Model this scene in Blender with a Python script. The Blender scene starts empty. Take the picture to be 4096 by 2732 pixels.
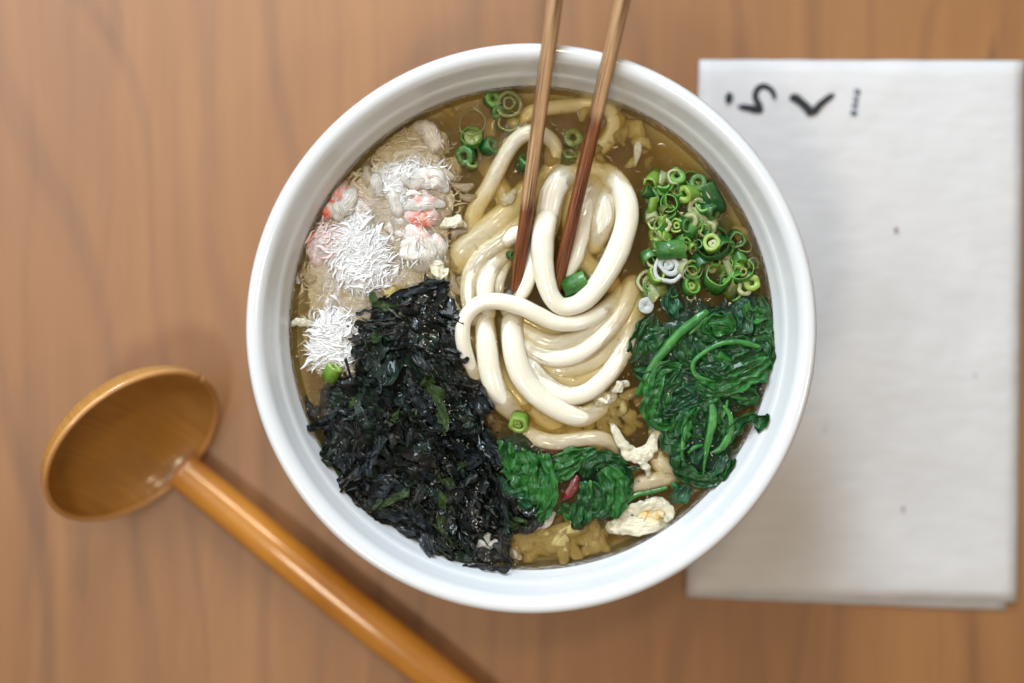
import bpy, math, random
from mathutils import Vector, Matrix, noise, kdtree
R = math.radians
rnd = random.Random(7)
scene = bpy.context.scene
COL = scene.collection

# ------------------------------------------------------------------ camera, light, exposure
ZS = 0.069            # height of the broth surface above the table (m)
ZR = 0.085            # height of the bowl's lip
TILT = R(3.0)
LENS, FPX, DIST = 60.0, 4096 * 60.0 / 36.0, 0.582
FWD = Vector((0, -math.sin(TILT), -math.cos(TILT)))
UPV = Vector((0, math.cos(TILT), -math.sin(TILT)))
RGT = Vector((1, 0, 0))
CAM = Vector((0, 0, ZS)) - FWD * DIST
cam = bpy.data.cameras.new("camera")
cam_o = bpy.data.objects.new("camera", cam)
COL.objects.link(cam_o)
cam_o.location = CAM
cam_o.rotation_euler = (-TILT, 0, 0)
cam.lens = LENS
cam.sensor_width = 36
cam.clip_start = 0.01
cam.clip_end = 100
cam.dof.use_dof = True
cam.dof.focus_distance = DIST - 0.004
cam.dof.aperture_fstop = 2.8
scene.camera = cam_o

w = bpy.data.worlds.new("World")
scene.world = w
w.use_nodes = True
bg = w.node_tree.nodes["Background"]
bg.inputs[0].default_value = (1.0, 0.93, 0.87, 1)
bg.inputs[1].default_value = 0.13

def area(name, loc, target, size, power, color, size_y=None, shape=None):
    l = bpy.data.lights.new(name, 'AREA')
    l.shape = shape or 'RECTANGLE'
    l.size = size
    if (shape or 'RECTANGLE') == 'RECTANGLE':
        l.size_y = size_y or size
    l.energy = power
    l.color = color
    o = bpy.data.objects.new(name, l)
    COL.objects.link(o)
    o.location = loc
    o.rotation_euler = (Vector(target) - Vector(loc)).to_track_quat('-Z', 'Y').to_euler()
    return o

area("window_light", (-0.56, 0.34, 0.74), (-0.06, 0.02, 0.05), 0.75, 5.8, (0.88, 0.94, 1.0), 0.85)
area("window_light", (-0.12, 0.74, 0.58), (0.0, 0, 0.05), 0.22, 7.4, (0.74, 0.88, 1.0), 0.46)
area("ceiling_lamp", (0.10, 0.55, 1.75), (0, 0, 0.05), 0.16, 4.0, (1.0, 0.80, 0.55), shape='DISK')
area("ceiling_lamp", (-0.30, -0.37, 1.35), (0, 0, 0.05), 0.22, 3.4, (1.0, 0.84, 0.62), shape='DISK')
area("ceiling_lamp", (0.80, -0.25, 1.70), (0, 0, 0.05), 0.16, 3.0, (1.0, 0.80, 0.55), shape='DISK')

scene.view_settings.view_transform = 'Standard'
scene.view_settings.look = 'None'
scene.view_settings.exposure = 0.20
scene.view_settings.gamma = 1.0
scene.render.engine = 'CYCLES'
scene.cycles.use_denoising = True
scene.cycles.max_bounces = 10
scene.cycles.volume_bounces = 3
scene.cycles.transparent_max_bounces = 16
scene.cycles.sample_clamp_indirect = 6
scene.cycles.caustics_reflective = False
scene.cycles.caustics_refractive = False

# ------------------------------------------------------------------ measuring the photograph
CROP = {'s': (0, 0, 1), 'd': (0, 0, 1.7422), 'c1': (1100, 300, .6378), 'c2': (1750, 300, .6378), 'c3': (2400, 600, .5739),
        'c4': (1700, 1050, .6059), 'c5': (1150, 1050, .8292), 'c6': (1900, 1600, .5102), 'c7': (2450, 1150, .5739),
        'k1': (1150, 450, .3189), 'k2': (1150, 850, .4464), 'k3': (1780, 330, .2551), 'k4': (2500, 620, .3827),
        'k5': (1150, 1550, .3827), 'k6': (1650, 1750, .3827), 'k7': (1350, 1050, .3827), 'st': (2000, 0, .7655), 'nap': (2750, 300, .3190)}

def P(crop, u, v, z):
    """World point at height z (m above the table) seen at (u, v) of a crop."""
    x0, y0, f = CROP[crop]
    d = FWD + RGT * ((x0 + u * f - 2048) / FPX) + UPV * ((1366 - y0 - v * f) / FPX)
    return CAM + d * ((CAM.z - z) / -d.z)

def Q(crop, u, v, zmm):
    """The same with the height in millimetres above the broth."""
    return P(crop, u, v, ZS + zmm * .001)

def LEN(crop, u):
    """Length in metres, near the broth surface, of u units of a crop."""
    return u * CROP[crop][2] * DIST / FPX

# ------------------------------------------------------------------ objects
def tag(o, label=None, cat=None, group=None, kind=None):
    if label: o['label'] = label
    if cat: o['category'] = cat
    if group: o['group'] = group
    if kind: o['kind'] = kind
    return o

FOOD = [False]        # once True, everything built is food that must stay inside the bowl
def in_bowl_wall(v):
    dz = v[2] - .069
    lim = .0820 + dz * (.45 if dz > 0 else .6)
    dx, dy = v[0] - BC.x, v[1] - BC.y
    r = math.hypot(dx, dy)
    return v if r <= lim else Vector((BC.x + dx * lim / r, BC.y + dy * lim / r, v[2] + (r - lim) * .35))

def mk(name, geo, mat, parent=None, label=None, cat=None, group=None, kind=None, origin=None, smooth=True, col=None):
    verts, faces = [in_bowl_wall(v) for v in geo[0]] if FOOD[0] and name != 'bubble' else geo[0], geo[1]
    uvs = geo[2] if len(geo) > 2 else None
    if col is None and len(geo) > 3: col = geo[3]
    if origin is None:
        n = len(verts)
        origin = Vector((sum(v[0] for v in verts) / n, sum(v[1] for v in verts) / n, sum(v[2] for v in verts) / n))
    me = bpy.data.meshes.new(name)
    me.from_pydata([(v[0] - origin[0], v[1] - origin[1], v[2] - origin[2]) for v in verts], [], faces)
    if smooth:
        me.polygons.foreach_set('use_smooth', [True] * len(me.polygons))
    if uvs:
        uvl = me.uv_layers.new(name='UVMap')
        li = [0] * len(me.loops)
        me.loops.foreach_get('vertex_index', li)
        flat = []
        for i in li: flat.extend(uvs[i])
        uvl.data.foreach_set('uv', flat)
    if col:
        a = me.attributes.new('tint', 'FLOAT', 'POINT')
        a.data.foreach_set('value', col)
    if mat: me.materials.append(mat)
    me.update()
    o = bpy.data.objects.new(name, me)
    COL.objects.link(o)
    if parent:
        o.parent = parent
        o.location = origin - Vector(ORG[parent.name])
    else:
        o.location = origin
    ORG[o.name] = tuple(origin)
    return tag(o, label, cat, group, kind)

ORG = {}
def empty(name, loc, label, cat, group=None):
    o = bpy.data.objects.new(name, None)
    COL.objects.link(o)
    o.location = loc
    o.empty_display_size = .005
    ORG[o.name] = tuple(loc)
    return tag(o, label, cat, group)

# ------------------------------------------------------------------ geometry
def spline(pts, rad, k=7):
    """Catmull-Rom through pts, radii alike."""
    if not isinstance(rad, (list, tuple)): rad = [rad] * len(pts)
    P_, R_ = [], []
    n = len(pts)
    for i in range(n - 1):
        p0, p1, p2, p3 = pts[max(i - 1, 0)], pts[i], pts[i + 1], pts[min(i + 2, n - 1)]
        for j in range(k):
            t = j / k
            P_.append(.5 * ((2 * p1) + (p2 - p0) * t + (2 * p0 - 5 * p1 + 4 * p2 - p3) * t * t + (3 * p1 - p0 - 3 * p2 + p3) * t ** 3))
            s = t * t * (3 - 2 * t)
            R_.append(rad[i] * (1 - s) + rad[i + 1] * s)
    P_.append(pts[-1].copy()); R_.append(rad[-1])
    return P_, R_

def frames(path):
    out, ps = [], Vector((1, 0, 0))
    n = len(path)
    for i in range(n):
        t = path[min(i + 1, n - 1)] - path[max(i - 1, 0)]
        t = t.normalized() if t.length > 1e-9 else Vector((1, 0, 0))
        s = t.cross(Vector((0, 0, 1)))
        s = s.normalized() if s.length > .15 else (ps - t * ps.dot(t)).normalized()
        if s.dot(ps) < 0 and i: s = s if s.dot(ps) > -.5 else -s
        ps = s
        out.append((t, s, s.cross(t)))
    return out

def tube(pts, rad, n=12, k=7, fz=1.0, sq=0.0, roundcap=True, disp=None, taper=1.0):
    path, rr = spline(pts, rad, k)
    fr = frames(path)
    rings = []
    if roundcap:
        for a in (78, 50, 25):
            rings.append((path[0] - fr[0][0] * rr[0] * math.sin(R(a)) * taper, rr[0] * math.cos(R(a)), fr[0]))
    for i, p in enumerate(path): rings.append((p, rr[i], fr[i]))
    if roundcap:
        for a in (25, 50, 78):
            rings.append((path[-1] + fr[-1][0] * rr[-1] * math.sin(R(a)) * taper, rr[-1] * math.cos(R(a)), fr[-1]))
    V, F, U = [], [], []
    L = 0
    for i, (c, r, (t, s, m)) in enumerate(rings):
        if i: L += (c - rings[i - 1][0]).length
        for j in range(n):
            a = 2 * math.pi * j / n
            ca, sa = math.cos(a), math.sin(a)
            q = 1.0
            if sq: q = (1 - sq) + sq / max(abs(ca), abs(sa))
            p = c + s * (ca * r * q) + m * (sa * r * q * fz)
            if disp: p = p + disp(p, r)
            V.append(p); U.append((L * 100, j / n))
    for i in range(len(rings) - 1):
        for j in range(n):
            a, b = i * n + j, i * n + (j + 1) % n
            F.append((a, b, b + n, a + n))
    F.append(tuple(range(n - 1, -1, -1)))
    F.append(tuple(range(len(V) - n, len(V))))
    return V, F, U

def leaf(pts, wid, m=10, pleat=5.0, amp=.0012, curl=0.0, k=7, rag=.25, seed=0.0, nz=.001):
    path, ww = spline(pts, wid, k)
    fr = frames(path)
    V, F, U = [], [], []
    L = 0
    for i, c in enumerate(path):
        if i: L += (c - path[i - 1]).length
        t, s, n = fr[i]
        w_ = ww[i]
        for j in range(m + 1):
            v = 2 * j / m - 1
            e = 1 + rag * noise.noise(Vector((L * 260 + seed, v * 1.5, seed * 1.7))) * abs(v)
            p = c + s * (v * w_ * e)
            a = amp * (1.7 * noise.noise(Vector((v * pleat * .36 + seed, L * 105, seed))) + 1.1 * noise.noise(Vector((v * pleat * .9, L * 230, seed + 9))) + .3 * math.sin(pleat * v + 3 * noise.noise(Vector((L * 120, seed, v))))) * min(1, w_ / .002)
            p = p + n * (a + curl * v * v * w_) + noise.noise_vector(p * 420 + Vector((seed, 0, 0))) * nz
            V.append(p); U.append((L * 100, v * w_ * 100))
    for i in range(len(path) - 1):
        for j in range(m):
            a = i * (m + 1) + j
            F.append((a, a + 1, a + m + 2, a + m + 1))
    return V, F, U

def lump(amp1=.35, f1=230, amp2=.16, f2=620, seed=0):
    o = Vector((seed * 3.1, seed * 1.7, 0))
    return lambda p, r: noise.noise_vector(p * f1 + o) * (r * amp1) + noise.noise_vector(p * f2 + o) * (r * amp2)

def box(p0, p1, p2, p3, h):
    """A slab over four base corners."""
    V = [Vector(p) for p in (p0, p1, p2, p3)]
    V += [v + Vector((0, 0, h)) for v in V]
    F = [(3, 2, 1, 0), (4, 5, 6, 7)] + [(i, (i + 1) % 4, (i + 1) % 4 + 4, i + 4) for i in range(4)]
    return V, F

def lathe(prof, c, n=160, close=True):
    V, F = [], []
    for r, z in prof:
        for j in range(n):
            a = 2 * math.pi * j / n
            V.append(Vector((c[0] + r * math.cos(a), c[1] + r * math.sin(a), z)))
    for i in range(len(prof) - 1):
        for j in range(n):
            a, b = i * n + j, i * n + (j + 1) % n
            F.append((a, b, b + n, a + n))
    if close:
        F.append(tuple(range(n - 1, -1, -1)))
        F.append(tuple(range(len(V) - n, len(V))))
    return V, F

def smooth_prof(prof, k=6):
    pts = [Vector((a, b, 0)) for a, b in prof]
    q, _ = spline(pts, 1.0, k)
    return [(p.x, p.y) for p in q]

def merge(geos):
    V, F, U, C = [], [], [], []
    for g in geos:
        o = len(V)
        V += g[0]
        F += [tuple(i + o for i in f) for f in g[1]]
        U += g[2] if len(g) > 2 else [(0, 0)] * len(g[0])
        if len(g) > 3: C += g[3]
    return (V, F, U, C) if C else (V, F, U)

# ------------------------------------------------------------------ materials
class M:
    """Small node-building helper."""
    def __init__(s, name):
        s.m = bpy.data.materials.new(name)
        s.m.use_nodes = True
        s.t = s.m.node_tree
        s.b = s.t.nodes['Principled BSDF']
        s.out = s.t.nodes['Material Output']
    def n(s, typ, **kw):
        nd = s.t.nodes.new(typ)
        for k_, v in kw.items():
            if k_.startswith('i_'):
                key = k_[2:]
                nd.inputs[int(key) if key.isdigit() else key.replace('_', ' ')].default_value = v
            else: setattr(nd, k_, v)
        return nd
    def l(s, a, b): s.t.links.new(a, b); return s
    def set(s, **kw):
        for k_, v in kw.items():
            s.b.inputs[k_.replace('_', ' ')].default_value = (*v, 1) if isinstance(v, tuple) and len(v) == 3 and 'Radius' not in k_ else v
        return s
    def coord(s, kind='Object', scale=(1, 1, 1), rot=(0, 0, 0)):
        c = s.n('ShaderNodeTexCoord')
        mp = s.n('ShaderNodeMapping')
        mp.inputs['Scale'].default_value = scale
        mp.inputs['Rotation'].default_value = rot
        s.l(c.outputs[kind], mp.inputs['Vector'])
        return mp.outputs['Vector']
    def noise(s, vec, scale, detail=4, rough=.55, dist=0):
        nd = s.n('ShaderNodeTexNoise', i_Scale=scale, i_Detail=detail, i_Roughness=rough, i_Distortion=dist)
        s.l(vec, nd.inputs['Vector'])
        return nd.outputs['Fac']
    def ramp(s, fac, stops):
        nd = s.n('ShaderNodeValToRGB')
        el = nd.color_ramp.elements
        while len(el) < len(stops): el.new(.5)
        for e, (p, c) in zip(el, stops):
            e.position = p; e.color = (*c, 1) if len(c) == 3 else c
        s.l(fac, nd.inputs['Fac'])
        return nd.outputs['Color']
    def mix(s, fac, a, b, mode='MIX'):
        nd = s.n('ShaderNodeMix', data_type='RGBA', blend_type=mode)
        for v, i in ((fac, 0), (a, 6), (b, 7)):
            if isinstance(v, (float, int)): nd.inputs[i].default_value = v
            elif isinstance(v, tuple): nd.inputs[i].default_value = (*v, 1)
            else: s.l(v, nd.inputs[i])
        return nd.outputs[2]
    def bump(s, h, strength=.3, dist=.001, normal=None):
        nd = s.n('ShaderNodeBump', i_Strength=strength, i_Distance=dist)
        s.l(h, nd.inputs['Height'])
        if normal is not None: s.l(normal, nd.inputs['Normal'])
        return nd.outputs['Normal']
    def col(s, c): s.l(c, s.b.inputs['Base Color']); return s
    def nrm(s, c): s.l(c, s.b.inputs['Normal']); return s

def mat_wood_table():
    m = M('cherry_wood')
    v = m.coord('Object', (1, 1, 1))
    # slow warp so that the rings open into cathedral arches
    warp = m.n('ShaderNodeTexNoise', i_Scale=3.2, i_Detail=2.0)
    mp = m.n('ShaderNodeMapping'); mp.inputs['Scale'].default_value = (1.6, .55, 1); m.l(v, mp.inputs['Vector'])
    m.l(mp.outputs['Vector'], warp.inputs['Vector'])
    stretch = m.n('ShaderNodeMapping'); stretch.inputs['Scale'].default_value = (1.0, .12, 1); m.l(v, stretch.inputs['Vector'])
    add = m.n('ShaderNodeVectorMath', operation='MULTIPLY_ADD')
    add.inputs[1].default_value = (.24, .20, .0)
    m.l(warp.outputs['Color'], add.inputs[0]); m.l(stretch.outputs['Vector'], add.inputs[2])
    wave = m.n('ShaderNodeTexWave', wave_type='BANDS', bands_direction='X', i_Scale=10.0, i_Distortion=5.0, i_Detail=4.0, i_Detail_Scale=2.0)
    m.l(add.outputs[0], wave.inputs['Vector'])
    fine = m.noise(m.coord('Object', (150, 7, 1)), 1.0, 5, .65)
    blot = m.noise(m.coord('Object', (9, 3, 1)), 1.0, 3, .5)
    med = m.noise(m.coord('Object', (42, 3.2, 1)), 1.0, 5, .62, 1.0)
    c1 = m.ramp(wave.outputs['Fac'], [(0, (0.2587, 0.1026, 0.0213)), (.60, (0.3018, 0.1244, 0.0277)), (.86, (0.2372, 0.0902, 0.0179)), (.97, (0.0949, 0.0295, 0.0054))])
    c2 = m.mix(.50, c1, m.ramp(blot, [(.28, (0.1294, 0.0404, 0.0065)), (.5, (0.2501, 0.0964, 0.0201)), (.72, (0.3708, 0.1594, 0.0408))]))
    c3 = m.mix(.45, c2, m.ramp(med, [(.30, (0.1035, 0.0327, 0.0059)), (.45, (0.2501, 0.0964, 0.0201)), (.68, (0.3622, 0.1555, 0.0392))]))
    c3 = m.mix(.25, c3, m.ramp(fine, [(.25, (0.1466, 0.0498, 0.0087)), (.7, (0.3191, 0.1322, 0.0315))]))
    fl = m.noise(m.coord('Object', (70, 14, 1)), 1.0, 1, .4)
    c3 = m.mix(m.ramp(fl, [(.74, (0, 0, 0)), (.80, (.5, .5, .5))]), c3, (.10, .036, .012))
    m.col(c3)
    m.set(Roughness=.55, Coat_Weight=.75, Coat_Roughness=.42)
    m.nrm(m.bump(fine, .15, .0004))
    return m.m

def mat_glaze():
    m = M('white_glaze')
    v = m.coord('Object', (1, 1, 1))
    sp = m.n('ShaderNodeTexVoronoi', feature='F1', i_Scale=130.0); m.l(v, sp.inputs['Vector'])
    dots = m.ramp(sp.outputs['Distance'], [(0.0, (.25, .2, .16)), (.035, (.70, .715, .73))])
    sel = m.noise(m.coord('Object', (1, 1, 1)), 60, 2)
    c = m.mix(m.ramp(sel, [(.60, (0, 0, 0)), (.66, (1, 1, 1))]), (.70, .715, .73), dots)
    m.col(c)
    rings = m.noise(m.coord('Object', (1.5, 1.5, 420)), 1.0, 3)
    big = m.noise(m.coord('Object', (40, 40, 40)), 1.0, 2)
    m.nrm(m.bump(big, .25, .001, m.bump(rings, .22, .0006)))
    m.set(Roughness=.16, Coat_Weight=.6, Coat_Roughness=.06)
    return m.m

def mat_noodle():
    m = M('udon_dough')
    n1 = m.noise(m.coord('Object', (1, 1, 1)), 160, 3)
    m.col(m.ramp(n1, [(.3, (.78, .73, .59)), (.7, (.82, .78, .66))]))
    m.set(Roughness=.30, Coat_Weight=1.0, Coat_Roughness=.03, Subsurface_Weight=.45, Subsurface_Scale=.003, Subsurface_Radius=(1.0, .75, .45))
    n2 = m.noise(m.coord('Object', (1, 1, 1)), 420, 3)
    m.nrm(m.bump(n2, .12, .0006))
    return m.m

def mat_broth():
    m = M('cloudy_broth')
    t = m.t
    t.nodes.remove(m.b)
    tr = m.n('ShaderNodeBsdfTransparent')
    gl = m.n('ShaderNodeBsdfGlossy', i_Roughness=.04)
    fr = m.n('ShaderNodeFresnel', i_IOR=1.34)
    v = m.coord('Object', (1, 1, 1))
    b = m.bump(m.noise(v, 520, 3, .6), .7, .0005, m.bump(m.noise(v, 90, 2), .25, .0015))
    m.l(b, gl.inputs['Normal']); m.l(b, fr.inputs['Normal'])
    mx = m.n('ShaderNodeMixShader')
    m.l(fr.outputs[0], mx.inputs[0]); m.l(tr.outputs[0], mx.inputs[1]); m.l(gl.outputs[0], mx.inputs[2])
    m.l(mx.outputs[0], m.out.inputs['Surface'])
    vs = m.n('ShaderNodeVolumeScatter', i_Density=100.0, i_Anisotropy=.3)
    vs.inputs['Color'].default_value = (.96, .78, .34, 1)
    va = m.n('ShaderNodeVolumeAbsorption', i_Density=200.0)
    va.inputs['Color'].default_value = (.90, .735, .12, 1)
    ad = m.n('ShaderNodeAddShader')
    m.l(vs.outputs[0], ad.inputs[0]); m.l(va.outputs[0], ad.inputs[1])
    m.l(ad.outputs[0], m.out.inputs['Volume'])
    return m.m

def mat_paper():
    m = M('napkin_paper')
    v = m.coord('Object', (1, 1, 1))
    f = m.noise(m.coord('Object', (60, 260, 60)), 1.0, 4)
    b = m.noise(v, 28, 3)
    m.col(m.mix(.5, m.ramp(b, [(.3, (.59, .58, .585)), (.7, (.68, .67, .675))]), m.ramp(f, [(.3, (.59, .58, .585)), (.7, (.68, .67, .675))])))
    m.nrm(m.bump(f, .22, .0005, m.bump(b, .6, .003)))
    m.set(Roughness=.85)
    return m.m

def mat_plain(name, c, rough=.5, **kw):
    m = M(name)
    n1 = m.noise(m.coord('Object', (1, 1, 1)), 150, 4)
    m.col(m.ramp(n1, [(.3, tuple(x * .75 for x in c)), (.7, tuple(min(1, x * 1.25) for x in c))]))
    m.set(Roughness=rough, **kw)
    return m.m

def mat_lacquer(name, dark, light, rough=.28):
    m = M(name)
    g = m.noise(m.coord('UV', (.12, 3.5, 1)), 3.0, 4, .65)
    b = m.noise(m.coord('Object', (1, 1, 1)), 22, 3)
    m.col(m.mix(.5, m.ramp(g, [(.3, dark), (.7, light)]), m.ramp(b, [(.3, dark), (.7, light)])))
    n2 = m.noise(m.coord('Object', (1, 1, 1)), 60, 3)
    m.nrm(m.bump(n2, .25, .001))
    m.set(Roughness=rough, Coat_Weight=.8, Coat_Roughness=.14)
    return m.m

def mat_chopstick(wet_at):
    """Split-bamboo grain; below wet_at (cm from the tip) the wood is soaked dark."""
    m = M('chopstick_wood')
    uv = m.n('ShaderNodeTexCoord')
    mp = m.n('ShaderNodeMapping'); mp.inputs['Scale'].default_value = (.22, 17, 1); m.l(uv.outputs['UV'], mp.inputs['Vector'])
    g = m.noise(mp.outputs['Vector'], 1.0, 5, .7)
    dry = m.ramp(g, [(.38, (.07, .027, .012)), (.46, (.29, .150, .066)), (.55, (.44, .26, .125)), (.66, (.58, .37, .20))])
    wet = m.ramp(g, [(.38, (.02, .005, .002)), (.47, (.12, .032, .008)), (.57, (.21, .062, .016)), (.68, (.34, .115, .035))])
    sx = m.n('ShaderNodeSeparateXYZ'); m.l(uv.outputs['UV'], sx.inputs[0])
    ed = m.n('ShaderNodeMath', operation='MULTIPLY_ADD'); ed.inputs[1].default_value = .8; m.l(g, ed.inputs[0]); m.l(sx.outputs[0], ed.inputs[2])
    sub = m.n('ShaderNodeMapRange'); sub.inputs[1].default_value = wet_at + .1; sub.inputs[2].default_value = wet_at + .55
    m.l(ed.outputs[0], sub.inputs[0])
    m.col(m.mix(sub.outputs[0], wet, dry))
    rr = m.n('ShaderNodeMapRange'); rr.inputs[3].default_value = .16; rr.inputs[4].default_value = .5
    m.l(sub.outputs[0], rr.inputs[0]); m.l(rr.outputs[0], m.b.inputs['Roughness'])
    m.nrm(m.bump(g, .6, .0006))
    return m.m

def mat_leafy(name, lo, mid, hi, rough=.25, coat=.4, uvs=(2.5, 22), strength=.7, sss=0):
    m = M(name)
    vein = m.noise(m.coord('UV', (uvs[0], uvs[1], 1)), 1.0, 5, .65, .6)
    blot = m.noise(m.coord('Object', (1, 1, 1)), 210, 4)
    m.col(m.mix(.55, m.ramp(vein, [(.3, lo), (.5, mid), (.72, hi)]), m.ramp(blot, [(.32, lo), (.52, mid), (.75, hi)])))
    if 'scallion' in name:
        at = m.n('ShaderNodeAttribute', attribute_name='tint')
        mul = m.n('ShaderNodeMath', operation='MULTIPLY'); mul.inputs[1].default_value = .75
        m.l(at.outputs['Fac'], mul.inputs[0])
        m.col(m.mix(mul.outputs[0], m.b.inputs['Base Color'].links[0].from_socket, tuple(min(.7, x * 1.2 + y) for x, y in zip(hi, (.13, .16, .05)))))
    m.nrm(m.bump(vein, strength, .0009, m.bump(blot, strength * .6, .0012)))
    m.set(Roughness=rough, Coat_Weight=coat, Coat_Roughness=.05)
    m.b.inputs['Specular IOR Level'].default_value = .28 if 'sea' in name or 'spin' in name else .45
    return m.m

def mat_flesh(name, base, red=(.62, .085, .015), rough=.3, sss=.3):
    """White meat; the tint attribute carries the red skin of the claw."""
    m = M(name)
    at = m.n('ShaderNodeAttribute', attribute_name='tint')
    n1 = m.noise(m.coord('Object', (1, 1, 1)), 260, 4)
    b = m.ramp(n1, [(.3, tuple(x * .86 for x in base)), (.7, base)])
    r = m.ramp(n1, [(.3, red), (.7, tuple(min(1, x * 1.5 + .06) for x in red))])
    m.col(m.mix(at.outputs['Fac'], b, r))
    m.set(Roughness=rough, Coat_Weight=.35, Coat_Roughness=.1, Subsurface_Weight=sss, Subsurface_Scale=.0012, Subsurface_Radius=(1, .7, .5))
    n2 = m.noise(m.coord('UV', (2, 34, 1)), 1.0, 4)
    m.nrm(m.bump(n2, 1.0, .001))
    return m.m

TABLE, GLAZE, UDON, BROTH, PAPER = mat_wood_table(), mat_glaze(), mat_noodle(), mat_broth(), mat_paper()
INK = mat_plain('black_ink', (.012, .016, .02), .7)
INK_BLUE = mat_plain('blue_grey_ink', (.05, .085, .14), .7)
LACQ = mat_lacquer('amber_lacquer', (.36, .125, .012), (.56, .235, .03))
LACQ_IN = mat_lacquer('worn_lacquer', (.24, .095, .013), (.52, .26, .045), .5)
SEA = [mat_leafy('seaweed_black', (.002, .003, .003), (.006, .009, .008), (.016, .022, .019), .36, .30, (5, 26), 1.0),
       mat_leafy('seaweed_blue_black', (.004, .006, .008), (.010, .016, .020), (.028, .038, .044), .38, .25, (5, 26), 1.0),
       mat_leafy('seaweed_green_black', (.003, .007, .005), (.009, .022, .014), (.026, .055, .035), .36, .30, (5, 26), 1.0),
       mat_leafy('seaweed_olive', (.010, .020, .006), (.030, .060, .012), (.07, .12, .025), .36, .2, (5, 26), 1.0),
       mat_leafy('seaweed_brown', (.006, .005, .004), (.018, .016, .012), (.045, .042, .035), .36, .30, (5, 26), 1.0),
       mat_leafy('seaweed_wet', (.001, .002, .002), (.003, .006, .005), (.008, .014, .011), .08, 1.0, (2, 6), .9)]
SPIN = [mat_leafy('spinach_dark', (.001, .012, .002), (.007, .062, .011), (.03, .20, .036), .32, .35),
        mat_leafy('spinach_mid', (.002, .026, .004), (.014, .115, .015), (.05, .29, .045), .32, .35),
        mat_leafy('spinach_blue', (.001, .014, .005), (.006, .06, .022), (.022, .16, .06), .32, .4)]
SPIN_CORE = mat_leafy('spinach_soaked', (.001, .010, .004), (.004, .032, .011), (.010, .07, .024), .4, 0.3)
STEM = mat_leafy('spinach_stem_skin', (.010, .085, .016), (.035, .19, .03), (.10, .34, .06), .25, .5, (.6, 14), .45)
CHILI = mat_leafy('chili_skin', (.08, .004, .002), (.16, .012, .006), (.24, .03, .015), .18, .7)
CRAB = mat_flesh('crab_flesh', (.78, .74, .68), sss=.6)
FLUFF = mat_flesh('crab_fluff', (.97, .96, .95), rough=.6, sss=0)
FLUFF.node_tree.nodes['Principled BSDF'].inputs['Coat Weight'].default_value = .05
def translucent(m, amount):
    t = m.node_tree
    p, o = t.nodes['Principled BSDF'], t.nodes['Material Output']
    tl_, mx_ = t.nodes.new('ShaderNodeBsdfTranslucent'), t.nodes.new('ShaderNodeMixShader')
    t.links.new(p.inputs['Base Color'].links[0].from_socket, tl_.inputs['Color'])
    mx_.inputs[0].default_value = amount
    t.links.new(p.outputs[0], mx_.inputs[1]); t.links.new(tl_.outputs[0], mx_.inputs[2]); t.links.new(mx_.outputs[0], o.inputs['Surface'])
    return m
translucent(FLUFF, .12)
CRAB_IN = mat_flesh('crab_flesh_soaked', (.62, .52, .40))
EGG = mat_flesh('egg_white', (.84, .79, .60), (.80, .45, .07), .3)
EGG_Y = mat_flesh('egg_yolk_cloud', (.86, .70, .28), (.8, .6, .3), .6, 0)
EGG_Y.node_tree.nodes['Principled BSDF'].inputs['Coat Weight'].default_value = 0
SC_G = [mat_leafy('scallion_green', (.012, .085, .010), (.04, .19, .022), (.11, .34, .05), .25, .5, (30, 3), .3),
        mat_leafy('scallion_deep_green', (.004, .045, .010), (.012, .10, .018), (.03, .17, .035), .25, .5, (30, 3), .3),
        mat_leafy('scallion_lime', (.07, .18, .012), (.17, .33, .035), (.32, .48, .09), .28, .5, (30, 3), .3),
        mat_leafy('scallion_pale', (.22, .29, .10), (.34, .40, .18), (.46, .50, .28), .28, .5, (30, 3), .3),
        mat_leafy('scallion_white', (.32, .42, .38), (.46, .56, .52), (.60, .68, .65), .25, .5, (30, 3), .3),
        mat_leafy('scallion_olive', (.05, .075, .01), (.11, .14, .02), (.20, .22, .05), .28, .5, (30, 3), .3)]

for m_ in SC_G: translucent(m_, .3)
translucent(EGG_Y, .45)

# ------------------------------------------------------------------ tabletop
S_ = 1.6
mk('tabletop', box((-S_, -S_, -.03), (S_, -S_, -.03), (S_, S_, -.03), (-S_, S_, -.03), .03), TABLE, kind='structure', origin=Vector((0, 0, 0)), smooth=False,
   label='warm cherry wood tabletop with long vertical grain')

# ------------------------------------------------------------------ bowl
BC = P('d', 1220.3, 761, ZR)
bowl_prof = smooth_prof([(.030, .004), (.040, .001), (.043, .001), (.045, .006), (.058, .018), (.075, .040), (.0875, .063), (.0928, .074), (.0948, .0795),
                         (.0951, .0825), (.0943, .0846), (.0928, .0853), (.0908, .0848), (.0892, .0833), (.0882, .0812), (.0870, .0785), (.0862, .0770),
                         (.0850, .0752), (.0822, .0690), (.0745, .0560), (.060, .040), (.036, .027), (.012, .0235), (.0005, .0233)], 5)
bowl = mk('bowl', lathe(bowl_prof, BC, 200), GLAZE, label='round white glazed noodle bowl with thick rounded rim, full of soup', cat='bowl', origin=Vector((BC.x, BC.y, 0)))

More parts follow.
